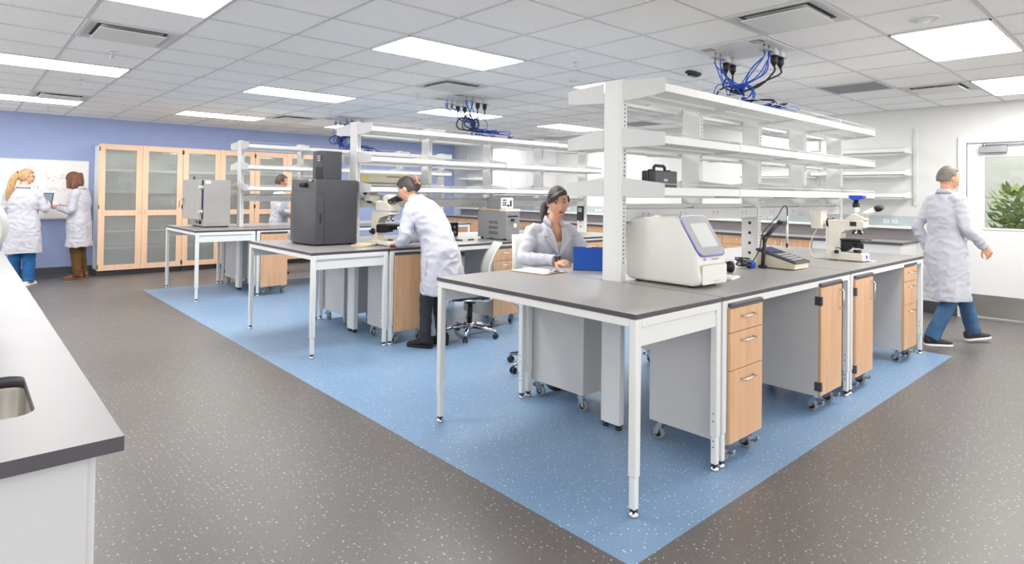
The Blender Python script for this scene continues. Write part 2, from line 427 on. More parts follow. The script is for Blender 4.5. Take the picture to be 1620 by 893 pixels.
# ------------------------------------------------------------------ ceiling fixtures
rown = {1: 'nearest row', 6: 'second row', 11: 'third row', 16: 'farthest row'}
coln = {0: 'left end', 4: 'second column from the left', 8: 'third column from the left', 12: 'right end'}
def light(i, j):
    x0, y0 = tx(i)+tw, ty(j)+tw; x1, y1 = tx(i+2)-tw, ty(j+1)-tw
    o = thing('ceiling_light', 'flat white ceiling light panel at the %s of the %s' % (coln[i], rown[j]) if i in (0, 12) else 'flat white ceiling light panel in the %s of the %s' % (coln[i], rown[j]), 'light', ((x0+x1)/2, (y0+y1)/2, ZC-0.012), group='ceiling light panels')
    mb = MB()
    for a in ((x0, y0, x1, y0+.012), (x0, y1-.012, x1, y1), (x0, y0, x0+.012, y1), (x1-.012, y0, x1, y1)): mb.box(a[0], a[1], ZC-0.012, a[2], a[3], ZC)
    mb.build('frame', 'metal_white', o)
    mb = MB(); mb.box(x0+.012, y0+.012, ZC-0.009, x1-.012, y1-.012, ZC-0.001); mb.build('diffuser', 'lamp', o)
for j in (1, 6, 11, 16):
    for i in (0, 4, 8, 12):
        if (i, j) in ((0, 1), (4, 1)): continue
        light(i, j)
def vent(i, j, label):
    x0, y0 = tx(i)+tw, ty(j)+tw; x1, y1 = tx(i+1)-tw, ty(j+1)-tw; cx, cy = (x0+x1)/2, (y0+y1)/2
    o = thing('air_diffuser', label, 'vent', (cx, cy, ZC-.03), group='square air diffusers')
    mb = MB(); z1, z0 = ZC-.004, ZC-.001
    def fr(a, b, za, zb, mi):
        mb.m(mi)
        A = [(cx+sx*a, cy+sy*a, za) for sx, sy in ((-1, -1), (1, -1), (1, 1), (-1, 1))]; B = [(cx+sx*b, cy+sy*b, zb) for sx, sy in ((-1, -1), (1, -1), (1, 1), (-1, 1))]
        va = [mb.bm.verts.new(p) for p in A]; vb = [mb.bm.verts.new(p) for p in B]
        for k in range(4): mb._f([va[k], va[(k+1) % 4], vb[(k+1) % 4], vb[k]])
    fr(.297, .297, ZC-.0005, ZC-.012, 0); fr(.297, .275, ZC-.012, ZC-.012, 0); fr(.275, .225, ZC-.012, ZC+.0, 0); fr(.225, .20, ZC+.0, ZC-.0005, 1)
    mb.build('cone', ['metal_shade', 'diffuser_dark'], o)
    mb = MB(); mb.box(cx-.215, cy-.215, ZC-.03, cx+.215, cy+.215, ZC-.022, .003)
    for sx in (-1, 1): mb.box(cx+sx*.12-.01, cy-.01, ZC-.022, cx+sx*.12+.01, cy+.01, ZC)
    mb.build('plaque', 'metal_white', o)
for i, j, l in ((1, 8, 'square ceiling air diffuser at upper left above the counter'), (6, 2, 'largest square air diffuser near the cable panel over the front bench'),
                (6, 8, 'square air diffuser in the middle of the ceiling'), (12, 2, 'square air diffuser at right between two light panels'),
                (6, 15, 'far square air diffuser over the far bench'), (1, 15, 'far left square air diffuser beside the farthest light row')): vent(i, j, l)
def grille(i, j, label):
    x0, y0 = tx(i)+tw, ty(j)+tw; x1, y1 = tx(i+1)-tw, ty(j+1)-tw
    o = thing('return_grille', label, 'vent', ((x0+x1)/2, (y0+y1)/2, ZC-.008), group='grey return grilles')
    mb = MB(); mb.box(x0, y0, ZC-.004, x1, y1, ZC-.001); mb.build('core', 'grille', o)
    mb = MB()
    for a in ((x0, y0, x1, y0+.02), (x0, y1-.02, x1, y1), (x0, y0, x0+.02, y1), (x1-.02, y0, x1, y1)): mb.box(a[0], a[1], ZC-.008, a[2], a[3], ZC-.001)
    mb.build('frame', 'metal_shade', o)
grille(11, 3, 'grey square return air grille right of the cable panel'); grille(13, 9, 'grey return air grille seen below the front bench top shelf')
for x, y, l in ((1.525, 9.72, 'sprinkler head beside the upper left air diffuser'), (1.525, 12.78, 'sprinkler head behind the long left light panel'), (6.53, 5.56, 'sprinkler head near the top of the front shelving post'),
                (6.55, 9.69, 'sprinkler head beside the middle air diffuser'), (6.6, 13.5, 'sprinkler head between the second column lights and middle bench'), (1.51, 17.9, 'sprinkler head near the blue wall at far left'), (6.6, 17.9, 'sprinkler head near the blue wall behind the far bench')):
    X, Y = tx(x), ty(y); o = thing('fire_sprinkler', l, 'sprinkler', (X, Y, ZC-.06), group='ceiling sprinkler heads')
    mb = MB(); mb.lathe([(.012, 0), (.042, 0), (.038, -.008), (.016, -.012)], (X, Y, ZC)); mb.build('escutcheon', 'metal_white', o)
    mb = MB(); mb.cyl((X, Y, ZC-.01), (X, Y, ZC-.03), .009)
    for s in (-1, 1): mb.tube([(X+s*.009, Y, ZC-.03), (X+s*.016, Y, ZC-.042), (X, Y, ZC-.055)], .003, 6)
    mb.lathe([(.02, -.055), (.02, -.059), (.004, -.062)], (X, Y, ZC)); mb.build('head', 'chrome', o)
for x, y, l, r in ((7.594, 6.585, 'small round recessed sensor behind the front shelving post', .06), (7.544, 1.508, 'round ceiling detector beside the right light panel', .085)):
    X, Y = tx(x), ty(y); mb = MB(); mb.lathe([(r, 0), (r, -.006), (r*.82, -.012), (r*.8, -.009), (r*.45, -.011), (r*.42, -.022), (0.002, -.024)], (X, Y, ZC), n=28)
    solo('ceiling_detector', mb, 'metal_white', l, 'detector', (X, Y, ZC))

# cable panels with plugs and cable bundles
rnd = random.Random(11)
def plug_groups(gx): return gx
def cable_panel(i, j, rowi, label, label2):
    x0, y0 = tx(i), ty(j); cx, cy = x0+.305, y0+.305
    o = thing('service_panel', label, 'service panel', (cx, cy, ZC-.02))
    mb = MB(); mb.box(x0+tw, y0+tw, ZC-.012, x0+.61-tw, y0+.61-tw, ZC-.001, .002); mb.build('plate', 'panel_white', o)
    ends_b, ends_k = [], []
    for gy in (y0+.10, y0+.50):
        mb = MB(); mb.box(x0+.06, gy-.045, ZC-.0135, x0+.16, gy+.045, ZC-.011); mb.box(x0+.075, gy-.03, ZC-.0145, x0+.145, gy+.03, ZC-.0125); mb.m(1); mb.box(x0+.07, gy-.036, ZC-.0142, x0+.15, gy+.036, ZC-.0132); mb.build('cover_plate', ['alu', 'slot'], o)
        for q, dx in enumerate((.22, .30)):
            X = x0+dx; mb = MB(); mb.box(X-.035, gy-.03, ZC-.06, X+.035, gy+.03, ZC-.056); mb.cyl((X, gy, ZC-.056), (X, gy, ZC-.012), .006)
            mb.build('data_outlet', 'alu', o)
            for e in (-.018, .006, .02): ends_b.append(V((X+e, gy+e*.6, ZC-.058)))
        for q, dx in enumerate((.39, .50)):
            X = x0+dx
            mb = MB(); mb.lathe([(.018, 0), (.034, -.03), (.034, -.06), (.02, -.068)], (X, gy, ZC-.01), n=16); mb.m(1); mb.box(X-.05, gy-.035, ZC-.078, X+.05, gy+.035, ZC-.074)
            pl = mb.build('power_socket', ['panel_white', 'alu'], o)
            mb = MB(); mb.lathe([(.024, 0), (.027, -.012), (.027, -.05), (.02, -.056), (.011, -.075)], (X, gy, ZC-.078), n=16); mb.build('power_plug', 'black_plastic', pl)
            ends_k.append(V((X, gy, ZC-.15)))
    yc = YC+ROW[rowi]
    g = V((x0+.30, yc+.02, 2.27)); dst = V((x0+.42, yc, 2.10))
    o2 = thing('cable_bundle', label2, 'cables', (g.x, g.y, 2.08))
    def run(e, name, m, r):
        j1 = lambda s: V((rnd.uniform(-s, s), rnd.uniform(-s, s), rnd.uniform(-s, s)))
        mid = e.lerp(g, .5)+V((0, 0, -.05))+(e-g)*V((1, 1, 0)).length*.08+j1(.05)
        pts = [e, e+V((0, 0, -.05)), mid, g+j1(.05)]
        if rnd.random() < (.35 if m == 'blue_cable' else .75):
            a0 = rnd.uniform(0, 2*PI); R = rnd.uniform(.05, .10) if m == 'blue_cable' else rnd.uniform(.07, .13)
            ux = V((math.cos(a0), math.sin(a0), 0))
            c = g+ux*R
            for k in range(1, 6): t = 2*PI*k/6; pts.append(c-ux*R*math.cos(t)+V((0, 0, R*.8*math.sin(t)))+j1(.012))
        pts += [g+j1(.03)-V((0, 0, .06)), dst.lerp(g, .4)+j1(.06)]
        ex = dst.x+rnd.uniform(-.05, .42)
        pts += [V((ex, yc+rnd.uniform(-.25, .1), 2.13+rnd.uniform(0, .07))), V((ex+.08, yc+rnd.uniform(-.28, .1), 2.10+rnd.uniform(0, .05))), V((ex+.2, yc+rnd.uniform(-.3, .1), 2.07))]
        mb = MB(); mb.tube(spline(pts, 6), r, 6); mb.build(name, m, o2)
    for e in ends_b: run(e, 'blue_data_cable', 'blue_cable', .0045)
    for e in ends_k: run(e, 'black_power_cord', 'black_cable', .0075)
    mb = MB(); mb.lathe([(.028, -.02), (.034, 0), (.028, .02)], g, n=14); mb.build('cable_strap', 'black_soft', o2)
    for k in range(3):
        X = dst.x+.05+.11*k; mb = MB()
        for q in range(2): mb.box(X+q*.035-.012, yc-.16, 2.075, X+q*.035+.012, yc-.11, 2.125, .004)
        mb.build('connector_plug', 'black_plastic', o2)
cable_panel(7, 3, 0, 'white ceiling service panel with plugs over the front bench', 'tangled blue and black cables hanging onto the front bench shelving')
cable_panel(7, 9, 1, 'white ceiling service panel with plugs over the middle bench', 'coiled blue and black cables hanging onto the middle bench shelving')
cable_panel(7, 14, 2, 'white ceiling service panel with plugs over the far bench', 'tangled blue and black cables hanging onto the far bench shelving')
mb = MB(); X, Y = tx(8.35), ty(4.75); mb.box(X-.1, Y-.03, ZC-.03, X+.1, Y+.03, ZC-.004, .008); mb.box(X-.02, Y-.02, ZC-.01, X+.02, Y+.02, ZC); mb.box(X-.07, Y-.02, ZC-.045, X+.07, Y+.02, ZC-.03, .004)
solo('cable_clamp', mb, 'black_plastic', 'black flat cable clamp on the ceiling behind the front cables', 'clamp', (X, Y, ZC-.03))

# ------------------------------------------------------------------ lab tables
def table_leg(t, x, y, hole=0):
    mb = MB(); a, b = .0205, .0165
    mb.box(x-a, y-a, .178, x+a, y+a, ZTU-.002, .006); mb.box(x-b, y-b, .034, x+b, y+b, .18, .005)
    mb.m(1)
    if hole:
        for z in (.30, .26, .155, .125):
            q = (a if z > .18 else b); mb.cyl((x+hole*(q-.002), y, z), (x+hole*(q+.0006), y, z), .004, n=10)
    l = mb.build('leg', ['metal_white', 'slot'], t)
    mb = MB(); mb.lathe([(.017, .036), (.018, .026), (.011, .025)], (x, y, 0), n=16); mb.m(1); mb.lathe([(.009, .027), (.009, .018), (.021, .016), (.022, .004), (.02, 0)], (x, y, 0), n=18)
    mb.build('foot', ['black_plastic', 'chrome'], l)
def lab_table(x0, x1, y0, y1, label, apron=False, notches=(), ends=(1, 1)):
    t = thing('lab_table', label, 'table', ((x0+x1)/2, (y0+y1)/2, 0), group=None)
    pts = [(x0, y0)]
    yn0, yn1 = (y0+y1)/2-.10, (y0+y1)/2+.07
    if 'R' in notches: xn = notches['R']; pts += [(x1, y0), (x1, yn0), (xn, yn0), (xn, yn1), (x1, yn1), (x1, y1)]
    else: pts += [(x1, y0), (x1, y1)]
    pts += [(x0, y1)]
    if 'L' in notches: xn = notches['L']; pts += [(x0, yn1), (xn, yn1), (xn, yn0), (x0, yn0)]
    mb = MB(); fs = mb.prism(pts, 'z', ZTU, ZT, .002, 1)
    for f in mb.bm.faces:
        f.smooth = False; f.material_index = 0 if f.normal.z > .9 else 1
    mb.build('tabletop', ['worktop', 'edge_dark'], t)
    i = .022; lx = (x0+i+.006, x1-i-.006); ly = (y0+i, y1-i)
    for k, x in enumerate(lx):
        for y in ly: table_leg(t, x, y, -1 if k == 1 else (0 if apron else 1))
    a = .0205; h = ZTU-.041
    for y in ly:
        mb = MB(); mb.box(lx[0]+a, y-a, h, lx[1]-a, y+a, ZTU-.002, .003); mb.build('rail', 'metal_white', t)
    for k, x in enumerate(lx):
        if not ends[k]: continue
        mb = MB(); mb.box(x-a, ly[0]+a, h, x+a, ly[1]-a, ZTU-.002, .003); mb.build('rail', 'metal_white', t)
    if apron:
        for y, s in ((ly[0], -1), (ly[1], 1)):
            mb = MB(); mb.box(lx[0]+a, y-.006, ZTU-.129, lx[1]-a, y+.012, ZTU-.03, .002)
            mb.box(lx[0]+a, y-.011, ZTU-.129, lx[1]-a, y-.005, ZTU-.058, .002); mb.build('apron', 'metal_white', t)
    return t
for r, dy in enumerate(ROW):
    y0, y1 = 1.64+dy, 3.168+dy; n = RN[r]
    extra = {0: 'nearest white framed lab table with empty grey top corner', 1: 'white framed end table under the charcoal imaging box', 2: 'white framed end table under the grey oven'}[r]
    lab_table(2.24, 2.998, y0, y1, extra, True)
    lab_table(3.004, 4.842, y0, y1, {0: 'long grey topped lab table carrying the white thermal cycler', 1: 'long grey topped lab table where the bending woman works', 2: 'long grey topped table behind the charcoal imaging box'}[r], False, {'L': 3.056, 'R': 4.78}, (0, 0))
    lab_table(4.848, 6.69, y0, y1, {0: 'long grey topped lab table carrying the beige camera microscope', 1: 'long grey topped lab table right of the grey chiller', 2: 'rearmost lab table at the right end of the far bench'}[r], False, {'R': 6.535}, (0, 1))

# ------------------------------------------------------------------ shelving spine
def bracket_poly(lv, s):
    if lv == 2: zi0, zi1, zo0, zo1 = 2.016, 2.142, 2.041, 2.124
    elif lv == 1: zi0, zi1, zo0, zo1 = 1.733, 1.853, 1.733, 1.806
    else: zi0, zi1, zo0, zo1 = 1.433, 1.550, 1.433, 1.512
    return [(s*.073, zi0), (s*.378, zo0), (s*.378, zo1), (s*.15, zi1-.012), (s*.073, zi1)] if lv < 2 else [(s*.073, zi0), (s*.30, zo0-.012), (s*.378, zo0), (s*.378, zo1), (s*.073, zi1)]
ZL = [1.437, 1.737, 2.043]
def shelving(label):
    t = thing('bench_shelving', label, 'shelving', (0, 0, 0))
    for k, x in enumerate(PX):
        z0 = 0.03 if k % 2 == 0 else 1.385
        mb = MB(); mb.box(x, -.0725, z0, x+PT, .0725, 2.155, .006)
        mb.box(x-.0015, -.05, z0+.002, x+PT+.0015, .05, 2.15, .001)
        mb.m(1)
        for s in (-1, 1):
            z = max(z0+.3, 1.02)
            while z < 2.13:
                mb.box(x+PT*.42, s*.0722, z, x+PT*.58, s*.0733, z+.012); z += .0255
        if k in (2, 4):
            for z in (.985, 1.065, 1.147, 1.228): mb.cyl((x-.0025, 0, z), (x-.001, 0, z), .0125, n=16)
        up = mb.build('upright', ['metal_white', 'slot'], t)
        if k % 2 == 0:
            mb = MB(); mb.box(x+.004, -.068, .024, x+PT-.004, .068, .031)
            for s in (-1, 1): mb.lathe([(.009, .028), (.009, .016), (.02, .014), (.02, 0)], (x+PT/2, s*.05, 0), n=14)
            mb.build('foot', 'black_plastic', up)
    for a, b in ((0, 2), (2, 4)):
        xa, xb = PX[a]+PT+.002, PX[b]-.002
        mb = MB(); mb.box(xa, -.062, 1.277, xb, .062, 1.355, .004); mb.m(1)
        n = 4
        for q in range(n):
            X = xa+(xb-xa)*(q+.5)/n
            for s in (-1, 1):
                for d in (-.03, .03):
                    for dx, dz in ((-.006, .008), (.006, .008), (0, -.008)): mb.box(X+d+dx-.002, s*.0618, 1.316+dz-.005, X+d+dx+.002, s*.0626, 1.316+dz+.005)
        rc = mb.build('power_raceway', ['metal_shade', 'slot'], t)
        mb = MB(); mb.box(xa, -.022, 1.36, xb, .022, 1.385, .003); mb.box(PX[a+1], -.03, 1.35, PX[a+1]+PT, .03, 1.39); mb.build('cross_beam', 'metal_shade', t)
    for k in range(4):
        xa, xb = PX[k]+.004, PX[k+1]-.006
        for lv in range(3):
            for s in (-1, 1):
                z = ZL[lv]; mb = MB(); yi, yo = s*.078, s*.378
                zo = z+(.005 if lv < 2 else .0); 
                mb.box(xa, yi, zo, xb, yo, zo+.004)
                mb.box(xa, yo-s*.004, zo, xb, yo, zo+.046, .0015); mb.box(xa, yo-s*.018, zo+.042, xb, yo, zo+.046)
                mb.box(xa+.03, yi, zo-.016, xb-.03, yi+s*.004, zo); mb.box(xa+.05, s*.21, zo-.012, xb-.05, s*.225, zo)
                sh = mb.build('shelf', 'metal_white', t)
                pl = bracket_poly(lv, s)
                for X in (xa-.004, xb):
                    mb = MB(); mb.prism(pl, 'x', X, X+.0035); mb.box(X-.001, s*.08, pl[0][1]-.002 if lv < 2 else pl[0][1], X+.006, s*.374, pl[0][1]+.004 if lv < 2 else pl[0][1]+.001) if lv < 2 else None
                    mb.build('bracket', 'metal_shade', sh)
                mb = MB(); zr = pl[3][1]-.004 if lv == 2 else pl[2][1]-.004
                mb.tube([(xa, yo-s*.004, zr), (xb, yo-s*.004, zr)], .0025, 6); mb.build('guard_rail', 'metal_shade', sh)
    return t
sh0 = shelving('white open shelving unit on posts over the front bench'); sh0.location = (0, YC, 0)
for r, l in ((1, 'white open shelving unit on posts over the middle bench'), (2, 'white open shelving unit on posts over the far bench')):
    dup(sh0, (0, YC+ROW[r], 0), None, l)

# ------------------------------------------------------------------ mobile cabinets (front faces -Y locally, origin at floor centre)
def caster(t, x, y, brake, s):
    mb = MB(); mb.box(x-.03, y-.03, .108, x+.03, y+.03, .114, .001); mb.lathe([(.022, .108), (.024, .098), (.018, .09)], (x, y, 0), n=14)
    for d in (-.019, .019): mb.prism([(y-.018, .095), (y+.02, .095), (y+.03*s+.01, .03), (y+.03*s-.012, .03)], 'x', x+d-.0015, x+d+.0015)
    if brake: mb.m(1); mb.box(x-.016, y-.055, .052, x+.016, y-.02, .06, .003, T=None); mb.box(x-.012, y-.06, .06, x+.012, y-.045, .08, .003); mb.m(0)
    c = mb.build('caster', ['caster_blue', 'alu'], t)
    mb = MB(); yw = y+.018*s; mb.lathe([(.012, -.014), (.026, -.013), (.036, -.012), (.0375, -.006), (.0375, .006), (.036, .012), (.026, .013), (.012, .014)], (x, yw, .0378), (1, 0, 0), 22); 
    mb.m(1)
    for d in (-1, 1): mb.lathe([(.024, d*.0125), (.024, d*.0138), (.008, d*.017), (.004, d*.018)], (x, yw, .0378), (1, 0, 0), 18)
    mb.build('wheel', ['rubber_grey', 'black_plastic'], c)
def bow_handle(p, L, vert, par):
    x, y, z = p; mb = MB(); h = L/2; d = .028
    if vert: pts = [(x, y, z-h), (x, y-d+.008, z-h), (x, y-d, z-h+.008), (x, y-d, z+h-.008), (x, y-d+.008, z+h), (x, y, z+h)]
    else: pts = [(x-h, y, z), (x-h, y-d+.008, z), (x-h+.008, y-d, z), (x+h-.008, y-d, z), (x+h, y-d+.008, z), (x+h, y, z)]
    mb.tube(pts, .0042, 8); return mb.build('handle', 'chrome', par, world=False)
CW, CD = .365, .51
def mobile_cab(kind):
    t = thing('mobile_cabinet', '', 'cabinet', (0, 0, 0)); del t['_o']
    w = CW/2; y0, y1 = -CD/2, CD/2
    mb = MB(); mb.box(-w, y0+.02, .115, w, y1, .846, .0015); mb.build('body', 'panel_grey', t)
    mb = MB(); mb.box(-w-.002, y0-.004, .846, w+.002, y1, .868, .006); mb.build('top', 'edge_dark', t)
    if kind == 'drawers':
        for z0, z1 in ((.712, .838), (.509, .708), (.120, .505)):
            mb = MB(); mb.box(-w+.001, y0, z0, w-.001, y0+.019, z1, .0015); d = mb.build('drawer', 'wood', t)
            bow_handle((0, y0, z1-.045 if z1-z0 < .25 else z1-.055), .13, False, d)
    else:
        mb = MB(); mb.box(-w+.001, y0, .120, w-.001, y0+.019, .838, .0015); d = mb.build('door', 'wood', t)
        s = 1 if kind == 'doorL' else -1
        if kind != 'plain':
            bow_handle((s*(w-.045), y0, .735), .13, True, d)
            for z in (.18, .75):
                mb = MB(); mb.box(-s*(w+.003), y0-.003, z-.03, -s*(w-.022), y0+.0, z+.03, .001); mb.box(-s*(w+.003), y0-.003, z-.03, -s*(w-.001), y0+.04, z+.03, .001); mb.build('hinge', 'charcoal', d)
    for sx in (-1, 1):
        for sy in (-1, 1): caster(t, sx*(w-.045), sy*(CD/2-.055), sy < 0, 1 if sy > 0 else 1)
    return t
proto = {k: mobile_cab(k) for k in ('drawers', 'doorL', 'doorR', 'plain')}; used = set()
def cab(kind, x, yf, label, flip=False):
    # x = left edge (world), yf = front face y
    yy = yf+CD/2 if not flip else yf-CD/2; loc = (x+CW/2, yy, 0); rz = PI if flip else 0.0
    if kind not in used:
        used.add(kind); t = proto[kind]; t.location = loc; t.rotation_euler = (0, 0, rz); t['label'] = label; t['group'] = 'mobile bench cabinets'; return t
    return dup(proto[kind], loc, rz, label, 'mobile bench cabinets')
cab('drawers', 3.058, 1.625, 'three drawer wood cabinet on casters nearest the camera')
cab('doorL', 4.262, 1.625, 'one door wood cabinet with dark hinges at left')
cab('doorL', 4.90, 1.625, 'one door wood cabinet right of the paired white legs')
cab('drawers', 6.105, 1.64, 'three drawer wood cabinet at far right bench end')
cab('doorL', 3.06, 3.165, 'mobile cabinet showing grey side and back beside shelving post', True)
cab('doorR', 4.40, 3.165, 'mobile cabinet under the back side of the front bench', True)
cab('plain', 3.058, 5.0, 'plain wood door cabinet beside the bending woman legs')
cab('drawers', 4.25, 4.965, 'drawer cabinet under the middle bench behind the white chair')
cab('drawers', 3.06, 6.53, 'mobile cabinet under the back side of the imaging box bench', True)
cab('drawers', 5.75, 5.0, 'drawer cabinet at the right end of the middle bench')
cab('plain', 3.06, 8.44, 'plain wood door cabinet under the far bench')
cab('doorR', 3.06, 9.98, 'mobile cabinet behind the far bench post', True)
for k, p in proto.items():
    if k not in used: raise RuntimeError(k)

# ------------------------------------------------------------------ tall glass door cabinets on the blue wall
def tall_cab(label):
    Wd, D, z0, z1 = 1.232, .45, .092, 2.16
    t = thing('display_cabinet', label, 'cabinet', (0, 0, 0), group='tall glass door cabinets'); del t['_o']
    w = Wd/2; yf, yb = -D/2, D/2
    mb = MB()
    for x0, x1 in ((-w, -w+.019), (w-.019, w)): mb.box(x0, yf+.022, z0, x1, yb, z1)
    mb.box(-w, yf+.022, z1-.02, w, yb, z1); mb.box(-w, yf+.022, z0, w, yb, z0+.02); mb.box(-w+.019, yb-.012, z0+.02, w-.019, yb, z1-.02)
    mb.build('carcass', 'interior_grey', t)
    mb = MB(); mb.box(-w+.003, yf+.075, 0, w-.003, yb, z0-.001); mb.build('plinth', 'base_dark', t)
    for z in (.44, .72, 1.36, 1.72): mb = MB(); mb.box(-w+.02, yf+.0235, z, w-.02, yb-.013, z+.024, .001); mb.build('shelf', 'interior_white', t)
    mb = MB(); mb.box(-w+.02, yf+.03, 1.0, w-.02, yb-.013, 1.022, .001); mb.build('fixed_shelf', 'wood_pale', t)
    mid = 1.03
    for s in (-1, 1):
        xa, xb = (-w+.001, -.0015) if s < 0 else (.0015, w-.001); st = .088; y0, y1 = yf, yf+.021
        mb = MB()
        for a in ((xa, z0, xa+st, z1), (xb-st, z0, xb, z1)): mb.box(a[0], y0, a[1], a[2], y1, a[3], .001)
        for a in ((z0, z0+.088), (mid-.045, mid+.045), (z1-.088, z1)): mb.box(xa+st, y0, a[0], xb-st, y1, a[1], .001)
        d = mb.build('door', 'wood_pale', t)
        for a in ((z0+.088, mid-.045), (mid+.045, z1-.088)):
            mb = MB(); mb.box(xa+st-.004, y0+.008, a[0]-.004, xb-st+.004, y0+.013, a[1]+.004); mb.build('pane', 'glass', d)
        xh = -.042 if s < 0 else .042
        mb = MB(); mb.tube([(xh, y0, 1.02), (xh, y0-.022, 1.025), (xh, y0-.026, 1.05), (xh, y0-.026, 1.10), (xh, y0-.022, 1.125), (xh, y0, 1.13)], .005, 8); mb.build('handle', 'wood_pale', d)
        for z in (.16, 1.13, 2.08):
            xe = xa if s < 0 else xb; xe += .006*s*-1; mb = MB(); mb.cyl((xe, y0-.004, z-.035), (xe, y0-.004, z+.035), .006, n=8); mb.build('hinge', 'black_plastic', d)
        if s > 0: mb = MB(); mb.cyl((.045, y0-.006, .955), (.045, y0, .955), .009, n=12); mb.build('lock', 'foil', d)
    return t
tc = tall_cab('pale wood glass door cabinet at left beside the whiteboard'); tc.location = (1.672+.616, 12.03, 0)
dup(tc, (1.672+.616+1.236, 12.03, 0), None, 'pale wood glass door cabinet in the middle behind the oven')
dup(tc, (1.672+.616+2.472, 12.03, 0), None, 'pale wood glass door cabinet at right behind the charcoal imaging box')

# ------------------------------------------------------------------ whiteboard, outlet
t = thing('whiteboard', 'wall whiteboard with faint scribbles behind the two women', 'whiteboard', (0.6, YBW-.02, .94))
x0, x1, z0, z1 = -.75, 1.585, .945, 1.872
mb = MB(); mb.box(x0, YBW-.018, z0, x1, YBW-.001, z1); mb.build('board', 'board_white', t)
mb = MB()
for a in ((x0-.012, z0-.012, x0, z1+.012), (x1, z0-.012, x1+.012, z1+.012), (x0, z1, x1, z1+.012), (x0, z0-.012, x1, z0)): mb.box(a[0], YBW-.022, a[1], a[2], YBW-.001, a[3], .002)
mb.build('frame', 'metal_white', t)
mb = MB(); mb.box(x0+.1, YBW-.08, z0-.02, x1-.02, YBW-.02, z0-.012, .002); mb.box(x0+.1, YBW-.08, z0-.012, x1-.02, YBW-.076, z0-.004); mb.build('marker_tray', 'metal_shade', t)
mb = MB(); rs = random.Random(5)
for k in range(17):
    cx = rs.uniform(.82, 1.45); cz = rs.uniform(1.3, 1.75); p = V((cx, YBW-.0186, cz)); pts = [p.copy()]
    for q in range(rs.randint(2, 5)): p = p+V((rs.uniform(-.02, .06), 0, rs.uniform(-.05, .04))); pts.append(p.copy())
    if max(q.x for q in pts) > 1.56: continue
    mb.tube(spline(pts, 3), .0022, 5)
mb.build('scribbles', 'ink', t)
t = thing('wall_outlet', 'small outlet plate on the blue wall below the blonde woman coat', 'outlet', (.86, YBW-.01, .46))
mb = MB(); mb.box(.815, YBW-.012, .43, .905, YBW-.001, .52, .004); mb.build('plate', 'beige', t)
mb = MB(); 
for s in (-1, 1): mb.box(.86+s*.02-.012, YBW-.014, .455, .86+s*.02+.012, YBW-.011, .495, .003)
mb.build('socket', 'panel_white', t)

# ------------------------------------------------------------------ white wall: counters, backsplash, shelves, cupboards
CX0 = 8.48; ce0, ce1 = 2.30, 11.95
mb = MB(); mb.prism([(CX0, ce0), (XB-.002, ce0), (XB-.002, ce1), (CX0, ce1)], 'z', .877, .905, .002, 1)
for f in mb.bm.faces: f.smooth = False; f.material_index = 0 if f.normal.z > .9 else 1
solo('wall_worktop', mb, ['worktop', 'edge_dark'], 'long dark worktop running along the white wall', 'worktop', (XB-.35, (ce0+ce1)/2, .877))
mb = MB(); mb.box(XB-.02, ce0, .906, XB-.001, ce1, 1.05, .002); solo('backsplash', mb, 'splash_grey', 'dark grey upstand at the back of the wall worktop', 'backsplash', (XB-.01, 7, .906))
t = thing('wall_raceway', 'pale blue grey socket strip with white ledge along white wall', 'raceway', (XB-.03, 7, 1.05))
mb = MB(); mb.box(XB-.12, ce0, 1.052, XB-.001, ce1, 1.088, .003); mb.build('ledge', 'metal_white', t)
mb = MB(); mb.box(XB-.012, ce0, 1.09, XB-.001, ce1, 1.215, .002); mb.build('strip', 'glass_strip', t)
y = 2.62
k = 0
while y < 11.5:
    mb = MB()
    for d in (-.05, .05): mb.box(XB-.016, y+d-.035, 1.115, XB-.011, y+d+.035, 1.165, .004)
    mb.m(1)
    for d in (-.05, .05):
        for e in (-.01, .01): mb.box(XB-.0165, y+d+e-.002, 1.135, XB-.0158, y+d+e+.002, 1.148)
    mb.build('socket', ['panel_white', 'slot'], t); y += .83
units = []
y = ce0+.02; n = 0
white = ('white base cabinet at the right end of the wall worktop', 'wood base cabinet next to the white one under the wall worktop')
ords = ['third', 'fourth', 'fifth', 'sixth', 'seventh', 'eighth', 'ninth', 'tenth', 'eleventh', 'twelfth', 'thirteenth']
